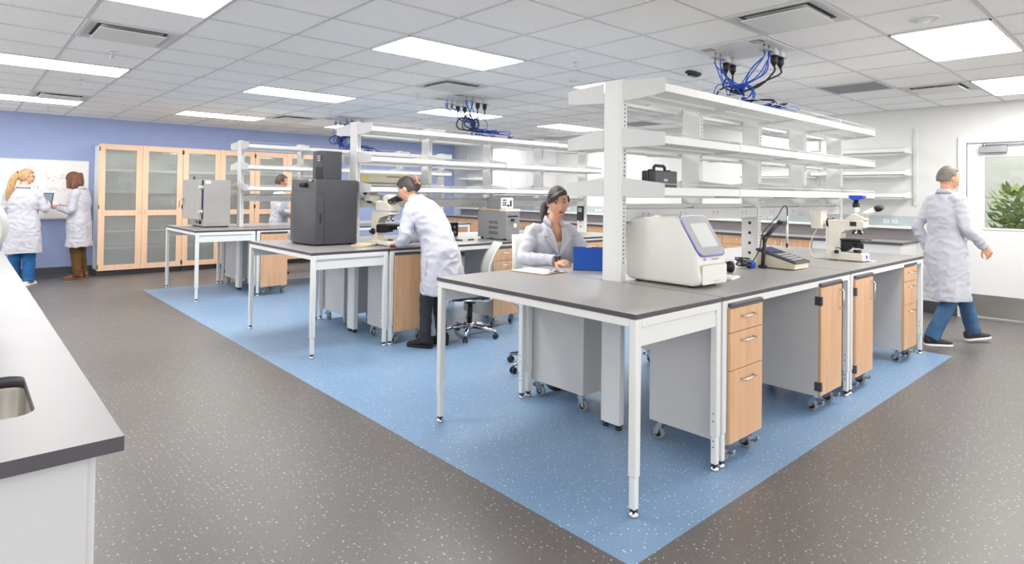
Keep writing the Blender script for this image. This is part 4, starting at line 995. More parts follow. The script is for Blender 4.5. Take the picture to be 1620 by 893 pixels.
# teaching microscope at the bending woman
def microscope_b():
    X = 3.17; t = thing('microscope', 'grey beige dual head microscope used by the bending woman', 'microscope', (X, 5.35, ZT)); w = .085
    mb = MB(); mb.prism([(5.60, .915), (5.60, .935), (5.52, .955), (5.42, .962), (5.22, .957), (5.12, .94), (5.12, .915)], 'x', X-w, X+w, .008, 2); mb.m(1); mb.box(X-w+.004, 5.125, ZT+.0008, X+w-.004, 5.595, .916, .002); mb.build('base', ['beige', 'black_plastic'], t)
    mb = MB(); mb.prism([(5.585, .95), (5.575, 1.23), (5.53, 1.245), (5.24, 1.255), (5.20, 1.235), (5.20, 1.215), (5.30, 1.20), (5.42, 1.17), (5.455, 1.13), (5.465, .95)], 'x', X-.05, X+.05, .008, 2); mb.build('arm', 'beige', t)
    mb = MB(); mb.prism([(5.47, 1.25), (5.48, 1.325), (5.42, 1.34), (5.28, 1.345), (5.20, 1.30), (5.20, 1.25)], 'x', X-.06, X+.06, .007, 2); hd = mb.build('beam_splitter', 'beige', t)
    mb = MB(); mb.prism([(5.36, 1.34), (5.35, 1.40), (5.28, 1.415), (5.20, 1.375), (5.20, 1.34)], 'x', X-.05, X+.05, .006, 2); mb.build('viewing_head', 'beige', hd)
    for d in (-.03, .03):
        mb = MB(); p0 = V((X+d, 5.25, 1.352)); dv = V((0, -1, .22)).normalized(); p1 = p0+dv*.085; mb.cyl(p0, p1, .025, .022, 16); mb.lathe([(.023, 0), (.025, .006), (.024, .04), (.017, .048)], p1, dv, 16); mb.build('eyepiece', 'black_plastic', hd)
    mb = MB(); mb.cyl((X-.02, 5.44, 1.335), (X-.02, 5.80, 1.345), .017, n=14); mb.m(1); mb.cyl((X-.02, 5.60, 1.339), (X-.02, 5.82, 1.3455), .021, n=14); mb.build('bridge_tube', ['beige', 'black_plastic'], hd)
    for d in (-.03, .03):
        mb = MB(); p0 = V((X+d-.03, 5.62, 1.40)); dv = V((-.1, .72, .42)).normalized(); mb.cyl(p0, p0+dv*.07, .022, .02, 14); mb.lathe([(.022, 0), (.025, .006), (.024, .04), (.017, .05)], p0+dv*.05, dv, 14); mb.build('observer_eyepiece', 'black_plastic', hd)
    mb = MB(); mb.prism([(5.66, 1.345), (5.66, 1.40), (5.60, 1.43), (5.54, 1.40), (5.54, 1.345)], 'x', X-.085, X+.025, .006, 2); mb.build('observer_head', 'beige', hd)
    mb = MB(); mb.lathe([(.03, 0), (.034, -.012), (.02, -.025)], (X, 5.28, 1.205), n=18)
    for a in range(4):
        q = 2*PI*a/4+.5; d = V((math.cos(q)*.55, math.sin(q)*.55, -1)).normalized(); mb.lathe([(.011, 0), (.012, .025), (.006, .045)], V((X, 5.28, 1.19))+V((math.cos(q), math.sin(q), 0))*.014, d, 12)
    mb.build('nosepiece', 'chrome', t)
    mb = MB(); mb.box(X-.08, 5.16, 1.105, X+.08, 5.40, 1.118, .003); sg = mb.build('stage', 'black_plastic', t)
    mb = MB(); mb.prism([(5.465, 1.11), (5.465, 1.03), (5.40, 1.03), (5.38, 1.06), (5.24, 1.065), (5.24, 1.105), (5.40, 1.105)], 'x', X-.055, X+.055, .004, 1); mb.lathe([(.028, 1.10), (.03, 1.06), (.024, 1.045)], (X, 5.28, 0), n=16); mb.build('substage', 'black_plastic', sg)
    mb = MB(); mb.lathe([(.03, .958), (.03, .968), (.024, .972)], (X, 5.28, 0), n=18); mb.build('field_lens', 'gasket', t)
    for s in (-1, 1):
        mb = MB(); mb.lathe([(.03, 0), (.031, .02), (.026, .024)], (X+s*.05, 5.515, 1.04), (s, 0, 0), 20); mb.lathe([(.018, .02), (.017, .045)], (X+s*.05, 5.515, 1.04), (s, 0, 0), 16); mb.build('focus_knob', 'black_plastic', t)
microscope_b()
for k, (x, y, rz, z, m, lab) in enumerate(((2.93, 5.38, .5, .001, 'pad_tan', 'tan paper pad lying under the lighter notepad'), (3.0, 5.41, .62, .0135, 'beige_warm', 'light tan notepad on top of the darker pad'))):
    mb = MB(); mb.box(-.10, -.075, 0, .10, .075, .012, .001); mb.m(1); mb.box(-.098, -.073, .002, .101, .074, .009)
    o = solo('notepad', mb, [m, 'paper'], lab, 'pad', (x, y, ZT+z), rz, world=False)
# chiller with controller on top
t = thing('chiller', 'grey boxy chiller with slotted side vents on middle bench', 'lab instrument', (4.74, 5.42, ZT))
x0, x1, y0, y1 = 4.555, 4.765, 5.12, 5.62
mb = MB(); mb.box(x0, y0, .93, x1, y1, 1.245, .005)
mb.m(1)
for z in (1.09, 1.03, .97):
    for k in range(9): mb.box(x0-.001, y0+.14+k*.018, z, x0+.002, y0+.15+k*.018, z+.035)
mb.build('housing', ['grey_chill', 'charcoal'], t)
mb = MB(); mb.box(x0-.002, y0+.1, 1.245, x1+.002, y1, 1.262, .003); mb.build('lid', 'pad_tan', t)
mb = MB(); mb.box(x0-.004, y0-.004, 1.235, x1+.004, y0+.098, 1.265, .004); mb.build('front_cap', 'beige', t)
mb = MB(); mb.box(x0+.03, y0-.004, 1.175, x1-.03, y0+.0, 1.19, .001); mb.cyl((x0+.09, y0, 1.14), (x0+.09, y0-.03, 1.14), .016, n=14); mb.build('latch', 'black_plastic', t)
mb = MB(); mb.box(x0+.12, y0-.0015, 1.055, x0+.165, y0+.0, 1.10); mb.build('sticker', 'paper', t)
mb = MB()
for x in (x0+.03, x1-.03):
    for y in (y0+.05, y1-.05): mb.lathe([(.016, .0008), (.018, .01), (.014, .023)], (x, y, ZT), n=12)
mb.build('foot', 'black_plastic', t)
t = thing('control_box', 'small grey controller with white front panel on the chiller', 'controller', (4.66, 5.36, 1.263))
mb = MB(); mb.box(4.57, 5.225, 1.2665, 4.75, 5.48, 1.39, .004); mb.build('housing', 'grey_chill', t)
mb = MB(); mb.box(4.568, 5.221, 1.268, 4.752, 5.226, 1.389, .002); fp = mb.build('front_panel', 'panel_white', t)
mb = MB()
for z in (1.355, 1.325, 1.30): mb.box(4.59, 5.2195, z, 4.65, 5.2215, z+.016)
mb.build('display', 'charcoal', fp); mb = MB(); mb.box(4.70, 5.2195, 1.29, 4.73, 5.2215, 1.36); mb.build('rocker_switch', 'charcoal', fp)
mb = MB(); mb.cyl((4.67, 5.222, 1.30), (4.67, 5.205, 1.30), .012, n=12); mb.build('knob', 'black_plastic', fp)
# small supply unit, pens
t = thing('power_supply', 'small black lamp power supply beside the bending woman', 'power supply', (4.40, 5.93, ZT))
mb = MB(); mb.box(4.33, 5.86, ZT+.012, 4.45, 6.02, 1.085, .006); mb.build('case', 'black_plastic', t)
mb = MB()
for z in (.97, 1.03): mb.cyl((4.39, 5.862, z), (4.39, 5.845, z), .018, n=14); mb.cyl((4.332, 5.92, z), (4.318, 5.92, z), .016, n=14)
mb.build('knob', 'chrome', t)
mb = MB()
for x in (4.35, 4.43):
    for y in (5.88, 6.0): mb.lathe([(.01, .0008), (.01, .013)], (x, y, ZT), n=10)
mb.build('foot', 'rubber_grey', t)
for x, y, rz, l in ((4.26, 5.38, .3, 'black marker lying on the middle bench left of chiller'), (4.10, 5.42, -.6, 'short black pen lying on the middle bench behind the woman')):
    t = thing('marker_pen', l, 'pen', (x, y, ZT+.0085), rz)
    mb = MB(); mb.lathe([(.004, -.055), (.0075, -.045), (.0075, .02)], (0, 0, 0), (1, 0, 0), 12); mb.build('barrel', 'black_plastic', t, world=False)
    mb = MB(); mb.lathe([(.008, .02), (.008, .06), (.005, .064)], (0, 0, 0), (1, 0, 0), 12); mb.build('cap', 'charcoal', t, world=False)
# beige box instrument on the middle shelf, socket box on the end upright
t = thing('gel_dryer', 'long beige instrument with yellow label on the middle bench shelf', 'lab instrument', (3.42, 5.93, 1.4465))
mb = MB(); mb.box(3.14, 5.84, 1.455, 3.80, 6.11, 1.535, .006); mb.build('base', 'grey_paint', t)
mb = MB(); mb.prism([(5.835, 1.537), (6.11, 1.537), (6.11, 1.64), (5.87, 1.64), (5.835, 1.60)], 'x', 3.135, 3.805, .006, 2); ld = mb.build('lid', 'beige_warm', t)
mb = MB(); mb.box(3.15, 5.8335, 1.565, 3.22, 5.8355, 1.60); mb.build('label', 'yellow', ld)
mb = MB(); mb.box(3.45, 5.832, 1.60, 3.62, 5.8375, 1.608, .001); mb.build('grip', 'charcoal', ld)
mb = MB()
for x in (3.2, 3.74):
    for y in (5.88, 6.07): mb.lathe([(.012, .0003), (.012, .0095)], (x, y, 1.4465), n=10)
mb.build('foot', 'black_plastic', t)
t = thing('wall_controller', 'black handheld controller fixed on the middle bench end post', 'controller', (6.53, 5.755, 1.18))
mb = MB(); mb.box(6.518, 5.70, 1.07, 6.538, 5.81, 1.27, .004); mb.build('case', 'black_plastic', t)
mb = MB(); mb.box(6.5165, 5.72, 1.19, 6.5185, 5.79, 1.25, .001); mb.build('display', 'alu', t)
mb = MB()
for k in range(3): mb.box(6.5165, 5.72, 1.09+k*.03, 6.5185, 5.79, 1.105+k*.03, .001)
mb.build('keys', 'charcoal', t)

# ------------------------------------------------------------------ far bench oven
t = thing('oven', 'grey lab oven with its side door ajar on the far bench', 'oven', (2.67, 9.45, ZT))
x0, x1, y0, y1, z0, z1 = 2.51, 2.865, 9.12, 9.72, .925, 1.575
mb = MB(); mb.box(x0, y0, z0, x1, y1, z1, .004); mb.build('housing', 'grey_paint', t)
mb = MB(); mb.box(x0-.012, y0+.012, 1.03, x0-.001, y1-.012, z1-.008, .003); mb.build('gasket', 'gasket', t)
Tm = Matrix.Translation((x0-.02, y0+.01, 0)) @ Matrix.Rotation(math.radians(6), 4, 'Z')
mb = MB(); mb.box(-.04, .0, 1.02, .0, .575, z1+.0, .006, T=Tm); dr = mb.build('door', 'grey_paint', t)
mb = MB()
for z in (1.13, 1.47): mb.cyl(Tm @ V((-.005, -.012, z-.035)), Tm @ V((-.005, -.012, z+.035)), .011, n=12); mb.box(-.045, -.006, z-.02, .05, .004, z+.02, .002, T=Tm)
mb.build('hinge', 'chrome', dr)
mb = MB(); p = Tm @ V((-.045, .53, 1.30)); mb.cyl(p, p+V((-.035, 0, 0)), .015, n=12); mb.tube([p+V((-.035, 0, 0)), p+V((-.045, .03, -.03)), p+V((-.045, .045, -.12))], .008, 8); mb.build('handle', 'chrome', dr)
mb = MB(); p = Tm @ V((-.03, .2, z1)); mb.tube([p+V((0, -.035, 0)), p+V((0, -.03, .02)), p+V((0, 0, .05)), p+V((0, .03, .02)), p+V((0, .035, 0))], .005, 8); mb.build('lift_ring', 'charcoal_dark', dr)
mb = MB(); mb.box(x0+.02, y0-.0015, z1-.055, x0+.09, y0+.0, z1-.015); mb.build('sticker', 'paper', t)
mb = MB(); mb.cyl((x0, y0+.12, .975), (x0-.025, y0+.12, .975), .022, n=14); mb.box(x0-.003, y0+.28, .955, x0+.001, y0+.33, .99); mb.build('control_knob', 'black_plastic', t)
mb = MB(); mb.box(x0+.04, y0-.001, .955, x0+.11, y0+.001, .958); mb.box(x0+.13, y0-.001, .955, x0+.2, y0+.001, .958); mb.build('vent_slot', 'charcoal', t)
mb = MB(); mb.box(x0+.02, y0+.01, ZT+.0008, x1-.02, y1-.01, .926, .002); mb.build('plinth', 'black_plastic', t)

# ------------------------------------------------------------------ chairs
def chair(label, loc, rz, hs, grp='white lab chairs'):
    t = thing('lab_chair', label, 'chair', loc, rz, grp); w = dict(world=False)
    # local: faces +y
    mb = MB(); R = []
    for k in range(13):
        u = k/12; z = hs+.02+u*.50; wd = .20*(1-.25*u**3); cy = -.215-.05*math.sin(u*PI*.9)*-1-.10*u*u
        R.append((z, wd, cy))
    A, B = [], []
    for z, wd, cy in R:
        rowA, rowB = [], []
        for i in range(9):
            x = -wd+2*wd*i/8; dy = .055*(x/.2)**2
            rowA.append(V((x, cy+dy, z))); rowB.append(V((x, cy+dy-.016, z)))
        A.append(rowA); B.append(rowB)
    mb.rings([a+b[::-1] for a, b in zip(A, B)]); mb.build('backrest', 'offwhite', t, **w)
    mb = MB(); out = rrect(0, .02, .44, .43, .12, 6)
    R = []
    for s, z in ((.86, hs-.04), (.97, hs-.03), (1.0, hs-.012), (.98, hs), (.9, hs+.004)): R.append([V((p[0]*s, .02+(p[1]-.02)*s, z+.02*((p[1]/.22)**2 if p[1] < 0 else 0))) for p in out])
    mb.rings(R); mb.build('seat', 'black_soft', t, **w)
    mb = MB(); R2 = [V((math.cos(2*PI*k/32)*.225, .02+math.sin(2*PI*k/32)*.22, hs-.028)) for k in range(32)]; mb.tube(R2, .010, 8, closed=True)
    for sx in (-1, 1): mb.tube(spline([(sx*.12, .0, hs-.045), (sx*.16, -.16, hs-.04), (sx*.15, -.235, hs+.03), (sx*.14, -.245, hs+.12)]), .011, 8)
    mb.build('seat_frame', 'chrome', t, **w)
    mb = MB(); mb.cyl((0, 0, .10), (0, 0, hs-.06), .024, n=16); mb.cyl((0, 0, hs-.09), (0, 0, hs-.04), .05, .09, 16); mb.build('gas_lift', 'black_plastic', t, **w)
    mb = MB(); mb.lathe([(.03, .07), (.045, .075), (.045, .135), (.03, .145)], (0, 0, 0), n=20); mb.build('hub', 'chrome', t, **w)
    for k in range(5):
        a = 2*PI*k/5+.3; d = V((math.cos(a), math.sin(a), 0))
        mb = MB(); mb.rings([[V((0, 0, zz))+d*r+V((-d.y, d.x, 0))*(wd*q) for q, zz in ((-1, z0), (1, z0), (.7, z1), (-.7, z1))] for r, wd, z0, z1 in ((.03, .024, .085, .13), (.15, .02, .08, .115), (.29, .014, .062, .082))]); mb.build('base_arm', 'chrome', t, **w)
        p = d*.285; sd = V((-d.y, d.x, 0))
        mb = MB()
        for q in (-1, 1): mb.lathe([(.004, -.008), (.022, -.008), (.025, -.004), (.025, .004), (.022, .008), (.004, .008)], p+sd*(.015*q)+V((0, 0, .0255)), sd, 16)
        mb.cyl(p+V((0, 0, .03)), p+V((0, 0, .066)), .009, n=10); mb.build('caster', 'black_plastic', t, **w)
    return t
chair('white shell swivel chair left empty behind the bending woman', (3.84, 4.84, 0), math.atan2(.60, -.80)-PI/2+.15, .42)
# ------------------------------------------------------------------ people
def remeshed(mb, vox, smooth=2, name='tmp'):
    me = bpy.data.meshes.new(name); mb.bm.to_mesh(me); mb.bm.free()
    o = bpy.data.objects.new(name, me); C.objects.link(o)
    m = o.modifiers.new('r', 'REMESH'); m.mode = 'VOXEL'; m.voxel_size = vox; m.adaptivity = 0
    s = o.modifiers.new('s', 'SMOOTH'); s.factor = 0.5; s.iterations = smooth
    dg = bpy.context.evaluated_depsgraph_get(); dg.update()
    me2 = bpy.data.meshes.new_from_object(o.evaluated_get(dg))
    bpy.data.objects.remove(o); bpy.data.meshes.remove(me)
    for p in me2.polygons: p.use_smooth = True
    return me2
def mobj(name, me, m, parent=None):
    me.materials.clear()
    me.materials.append(MATS[m]); me.name = name
    o = bpy.data.objects.new(name, me); C.objects.link(o)
    if parent is not None: o.parent = parent
    return o
def limb(mb, pts, rad, n=14, flat=False):
    pts = [V(p) for p in pts]
    P, R = [], []
    a, b = pts[0], pts[-1]; d0 = (pts[0]-pts[1]).normalized(); d1 = (pts[-1]-pts[-2]).normalized()
    for k, f in ((1, 0.25), (.75, .7), (.4, .93)): P.append(a+d0*rad[0]*k*.9); R.append(rad[0]*f)
    for i in range(len(pts)): P.append(pts[i]); R.append(rad[i])
    if not flat:
        for k, f in ((.4, .93), (.75, .7), (1, 0.25)): P.append(b+d1*rad[-1]*k*.9); R.append(rad[-1]*f)
    mb.tube(P, R, n)
def smooth_path(pts, rad, k=4):
    P = spline(pts, k); R = []
    for i in range(len(pts)-1):
        for j in range(k): R.append(rad[i]+(rad[i+1]-rad[i])*j/k)
    R.append(rad[-1]); return P, R
def ell_loft(mb, rows, rt, n=28, pw=2.4):
    # rows: (centre, half width, half depth[, tilt direction])
    R = []; rt = V(rt).normalized()
    for i, r in enumerate(rows):
        c = V(r[0]); t = V(rows[min(i+1, len(rows)-1)][0])-V(rows[max(i-1, 0)][0]); t.normalize()
        r2 = (rt-t*rt.dot(t)).normalized(); fw = t.cross(r2)
        ring = []
        for k in range(n):
            a = 2*PI*k/n; ca, sa = math.cos(a), math.sin(a)
            x = math.copysign(abs(ca)**(2/pw), ca)*r[1]; y = math.copysign(abs(sa)**(2/pw), sa)*r[2]
            ring.append(c+r2*x+fw*y)
        R.append(ring)
    mb.rings(R)
def head_frame(c, fwd, up=(0, 0, 1)):
    f = V(fwd).normalized(); u = V(up); r = f.cross(u).normalized(); u = r.cross(f)
    return Matrix(((r.x, f.x, u.x, c[0]), (r.y, f.y, u.y, c[1]), (r.z, f.z, u.z, c[2]), (0, 0, 0, 1)))
def g2(x, s): return math.exp(-(x/s)**2)
def head_mesh(mb, F, s=1.0):
    n, m = 44, 34; R = []
    for j in range(m+1):
        th = -PI/2+PI*j/m; ring = []
        for k in range(n):
            a = 2*PI*k/n; d = V((max(math.cos(th), .01)*math.cos(a), max(math.cos(th), .01)*math.sin(a), math.sin(th)))
            x, y, z = d.x*.075, d.y*.094, d.z*.113
            if z < 0:
                q = -z/.113; x *= 1-.30*q**1.3; y = y*(1-.16*q) if y > 0 else y*(1-.55*q)
                if y > 0: y += .012*q
            if y > 0:
                y *= 1-.08*g2(z-.02, .05); fx = g2(x, .016)
                if y > .03:
                    # nose
                    zz = z+.012; 
                    if -.035 < zz < .045: y += g2(x, .0115)*(.024*max(0, 1-(zz+.022)/.06) if zz > -.022 else .024*max(0, 1-(-.022-zz)/.012))
                    for sx in (-1, 1):
                        y -= .010*g2(x-sx*.031, .015)*g2(z-.016, .011)
                        y += .004*g2(x-sx*.03, .022)*g2(z-.036, .009)
                        y += .005*g2(x-sx*.043, .02)*g2(z+.02, .02)
                        y += .004*g2(x-sx*.011, .008)*g2(z+.026, .006)
                    y += .0055*g2(x, .02)*g2(z+.052, .0055)+.006*g2(x, .018)*g2(z+.064, .006)
                    y -= .002*g2(x, .02)*g2(z+.058, .002)
                    y += .009*g2(x, .022)*g2(z+.092, .013)-.004*g2(x, .03)*g2(z+.078, .006)
            ring.append(F @ (V((x, y, z))*s))
        R.append(ring)
    mb.rings(R)
    for sx in (-1, 1):
        T3 = F.to_3x3()
        mb.ball(F @ (V((sx*.076, -.008, -.002))*s), .010*s, .017*s, .030*s, 10, 8, T=T3 @ Matrix.Rotation(sx*.35, 3, 'Z'))
def face_parts(par, F, s=1.0, brow='hair_dark', lips=True, look=-.2):
    for sx in (-1, 1):
        c = F @ (V((sx*.031, .0705, .016))*s); T3 = F.to_3x3()
        mb = MB(); mb.ball(c, .0125*s, .0085*s, .0062*s, 12, 8, T=T3); e = mb.build('eye', 'eye_white', par, world=False)
        mb = MB(); mb.ball(F @ (V((sx*.031+.001, .0765, .0145))*s), .0058*s, .0035*s, .0055*s, 10, 7, T=T3); mb.build('iris', 'iris', e, world=False)
        mb = MB(); mb.tube([F @ (V((sx*.017, .0775, .0165))*s), F @ (V((sx*.025, .0805, .0222))*s), F @ (V((sx*.035, .0785, .0225))*s), F @ (V((sx*.046, .070, .0165))*s)], [.001, .0022, .0024, .001], 6); mb.build('eyelashes', 'iris', e, world=False)
        mb = MB(); mb.tube([F @ (V((sx*.013, .0835, .0375))*s), F @ (V((sx*.030, .0825, .0425))*s), F @ (V((sx*.05, .0695, .039))*s)], [.0028, .0032, .0012], 6); mb.build('eyebrow', brow, par, world=False)
    if lips:
        mb = MB(); T3 = F.to_3x3()
        mb.ball(F @ (V((0, .089, -.0525))*s), .019*s, .0072*s, .0036*s, 14, 7, T=T3); mb.ball(F @ (V((0, .0885, -.0618))*s), .0165*s, .0078*s, .0046*s, 14, 7, T=T3)
        mb.build('lips', 'lip', par, world=False)
def hand_mesh(mb, wrist, d, palm_n, side, curl=.5, s=1.0):
    # d: direction wrist -> knuckles, palm_n: out of the palm, side: +1 thumb on cross(d, palm_n)
    d = V(d).normalized(); pn = V(palm_n); pn = (pn-d*pn.dot(d)).normalized(); lat = d.cross(pn)*side; w = V(wrist)
    rows = [(0, .024, .017), (.03, .033, .016), (.06, .040, .014), (.085, .040, .011)]
    R = []
    for t, hw, hd in rows:
        R.append([w+d*t*s+lat*(math.cos(2*PI*k/12)*hw*s)+pn*(math.sin(2*PI*k/12)*hd*s) for k in range(12)])
    mb.rings(R)
    for q, (off, L) in enumerate(((.033, .070), (.0112, .080), (-.0112, .074), (-.032, .058))):
        p = w+(d*.078+lat*off)*s; pts = [p-d*.02*s, p]; a = curl*(.35+.1*q); dirv = d.copy()
        for seg, fr in enumerate((.45, .32, .23)):
            ang = a+(seg*curl*.75); dv = (d*math.cos(ang)+pn*math.sin(ang)+lat*off*1.2).normalized(); p = p+dv*L*fr*s; pts.append(p)
        limb(mb, pts, [.0085*s, .0083*s, .0078*s, .0072*s, .0062*s], 8)
    p = w+(d*.022+lat*.028)*s; dv = (d*.65+lat*.75+pn*.35*curl).normalized(); p1 = p+dv*.038*s; dv2 = (d*.95+lat*.25+pn*.55*curl).normalized(); p2 = p1+dv2*.032*s; p3 = p2+(d+pn*.4*curl).normalized()*.024*s
    limb(mb, [p, p1, p2, p3], [.014*s, .012*s, .0105*s, .0085*s], 8)
def displace(me, fn):
    N = [v.normal.copy() for v in me.vertices]
    for v, n in zip(me.vertices, N): v.co = v.co+n*fn(v.co)
    me.update()
def person(label, loc, rz, J, skin='skin', hair=None, o=None):
    """J: joints in local space (x right, y forward). Body is one continuous mesh; clothing and hair are children."""
    o = o or {}
    hs = J.get('hs', 1.0); F = head_frame(J['head'], J['face'], J.get('hup', (0, 0, 1)))
    mb = MB(); head_mesh(mb, F, hs)
    neck0 = V(J['neck']); skull = V(J['head'])+V((0, 0, -.05))-F.to_3x3().col[1]*.018
    limb(mb, [neck0+V((0, 0, -.05)), neck0, skull], [.062, .053, .05])
    sp = J['spine']
    ell_loft(mb, [(p, w*.9, d*.86) for p, w, d in sp], (1, 0, 0), 24)
    for s in ('R', 'L'):
        a, e, w_ = (V(J[k+s]) for k in ('sh', 'el', 'wr'))
        limb(mb, [a, a.lerp(e, .5), e, e.lerp(w_, .4), w_], [.05, .044, .037, .036, .026])
        h = J.get('ha'+s)
        if h: hand_mesh(mb, w_, h[0], h[1], (1 if s == 'R' else -1)*h[2] if len(h) > 2 else (1 if s == 'R' else -1), h[3] if len(h) > 3 else .5, .95)
        hp, k, an = (V(J[q+s]) for q in ('hip', 'kn', 'an'))
        limb(mb, [hp, hp.lerp(k, .5), k, k.lerp(an, .35), an], [.085, .07, .05, .048, .034])
        tv = V(J['toe'+s])
        limb(mb, [an+V((0, 0, -.022)), an.lerp(tv, .3)+V((0, 0, -.028))], [.024, .016])
    me = remeshed(mb, .0052, 2)
    P = mobj('person', me, skin); P.location = loc; P.rotation_euler = (0, 0, rz); tag(P, label, 'person', None)
    face_parts(P, F, hs, o.get('brow', 'hair_dark'))
    return P, F
def trousers(P, J, m, rs=(.10, .088, .066, .06, .058), hem=.10):
    mb = MB()
    hc = (V(J['hipR'])+V(J['hipL']))/2
    ell_loft(mb, [(hc+V((0, .01, .10)), .12, .08), (hc+V((0, .008, .05)), .14, .095), (hc+V((0, 0, -.04)), .148, .105), (hc+V((0, 0, -.1)), .12, .1)], (1, 0, 0)) if o_up(J) else mb.ball(hc, .17, .14, .12)
    for s in ('R', 'L'):
        hp, k, an = (V(J[q+s]) for q in ('hip', 'kn', 'an'))
        e = an+(an-k).normalized()*.035 if hem >= .1 else an.lerp(k, .1)
        pts = [hp, hp.lerp(k, .5), k, k.lerp(an, .5), e]; limb(mb, pts, list(rs), 16, True)
    me = remeshed(mb, .009, 3)
    displace(me, lambda p: .006*noise.noise(V((p.x*9, p.y*9, p.z*16))))
    return mobj('trousers', me, m, P)
def o_up(J): return abs(V(J['hipR']).z-V(J['knR']).z) > .25
def shoe(P, J, s, m, sole='shoe_white', boot=False, stripe=None, name='shoe'):
    an, tv = V(J['an'+s]), V(J['toe'+s]); f = V((tv.x-an.x, tv.y-an.y, 0)).normalized(); pitch = J.get('pitch'+s, 0.0)
    r = V((f.y, -f.x, 0)); zb = J.get('sole'+s, 0.0); base = V((an.x, an.y, zb))
    fz = V((f.x*math.cos(pitch), f.y*math.cos(pitch), -math.sin(pitch))); up = r.cross(fz)
    def ring(y, hw, z0, z1, n=18): return [base+fz*y+r*(math.cos(2*PI*k/n)*hw)+up*((z0+z1)/2+math.sin(2*PI*k/n)*(z1-z0)/2) for k in range(n)]
    mb = MB(); top = .10 if not boot else .115
    mb.rings([ring(-.075, .018, .03, .055), ring(-.068, .033, .015, top), ring(-.03, .038, .012, top+.01), ring(.03, .040, .012, .088), ring(.09, .046, .012, .066), ring(.14, .044, .012, .052), ring(.175, .03, .014, .042), ring(.186, .012, .018, .032)])
    if boot: limb(mb, [an+V((0, 0, .01)), an+(V(J['kn'+s])-an).normalized()*.12], [.046, .052])
    me = remeshed(mb, .005, 2); sh = mobj('boot' if boot else name, me, m, P)
    mb = MB(); pr = [(-.076, .012), (-.06, .034), (-.02, .037), (.04, .040), (.10, .047), (.15, .043), (.18, .026), (.19, .006)]
    out = [(y, w) for y, w in pr]+[(y, -w) for y, w in reversed(pr)]
    A = [base+fz*y+r*w+up*.0005 for y, w in out]; B = [base+fz*y+r*w+up*.024 for y, w in out]
    mb.rings([A, B]); mb.build('sole', sole, sh, world=False)
    if stripe:
        mb = MB()
        for q in (-1, 1):
            for k in range(3): y = .0+k*.03; mb.tube([base+fz*(y)+r*q*.041+up*.03, base+fz*(y+.02)+r*q*.036+up*.075], .004, 6)
        mb.build('stripe', stripe, sh, world=False)
    return sh
def lab_coat(P, J, rows, sl=(.064, .058, .052, .049, .046), cut=None, seed=0, amp=.013):
    mb = MB(); ell_loft(mb, rows, (1, 0, 0), 36, 2.3)
    for s in ('R', 'L'):
        a, e, w_ = (V(J[k+s]) for k in ('sh', 'el', 'wr'))
        cuff = w_-(w_-e).normalized()*.006
        pts, rad = smooth_path([a.lerp(V(J['neck']), .25), a, a.lerp(e, .5), e, e.lerp(w_, .5), cuff], [sl[0]*.95, sl[0], sl[1], sl[2], sl[3], sl[4]], 5)
        # soft ruffles along the sleeve
        rad = [r*(1+.045*math.sin(i*1.9+seed)+.03*math.sin(i*2.9)) for i, r in enumerate(rad)]
        limb(mb, pts, rad, 18, True)
    me = remeshed(mb, .0085, 3); zh = min(r[0][2] for r in rows)
    off = V((seed*3.1, seed*1.7, 0))
    def disp(p):
        c = p+off; low = max(0, min(1, (1.0-p.z)/.5))
        n1 = noise.noise(V((c.x*7, c.y*7, c.z*1.6))); n2 = noise.noise(V((c.x*11, c.y*11, c.z*15))); n3 = noise.noise(V((c.x*5, c.y*5, c.z*6)))
        return amp*low*1.6*n1+amp*.7*(.35-abs(n2)*1.6)+amp*.6*n3
    displace(me, disp)
    if cut:
        bm = bmesh.new(); bm.from_mesh(me); dl = [f for f in bm.faces if cut(f.calc_center_median())]
        bmesh.ops.delete(bm, geom=dl, context='FACES'); bm.to_mesh(me); bm.free()
    return mobj('lab_coat', me, 'coat', P)
def collar(P, F, neck, back=True, m='coat', tilt=(0, 0, 0)):
    mb = MB(); n = neck; R = []
    for k in range(17):
        a = -PI*.30+(PI*1.6)*k/16  # open at the front (+y)
        a = PI/2+.55+(2*PI-1.1)*k/16
        d = V((math.cos(a), math.sin(a)*.95, 0)); fr = max(0, math.sin(a))
        c = V(n)+V(tilt)*0
        z = .03-.055*fr
        R.append([c+d*.060+V((0, 0, z)), c+d*.080+V((0, 0, z-.04)), c+d*.087+V((0, 0, z-.044)), c+d*.067+V((0, 0, z+.004))])
    mb.rings(R); return mb.build('collar', m, P, world=False)
def pocket(P, c, r, u, w, h, name='pocket'):
    mb = MB(); c = V(c); r = V(r).normalized()*w/2; u = V(u).normalized()*h/2; n = r.cross(u).normalized()*.003
    mb.rings([[c-r-u-n, c+r-u-n, c+r+u-n, c-r+u-n], [c-r-u+n, c+r-u+n, c+r+u+n, c-r+u+n]], smooth=False); return mb.build(name, 'coat', P, world=False)
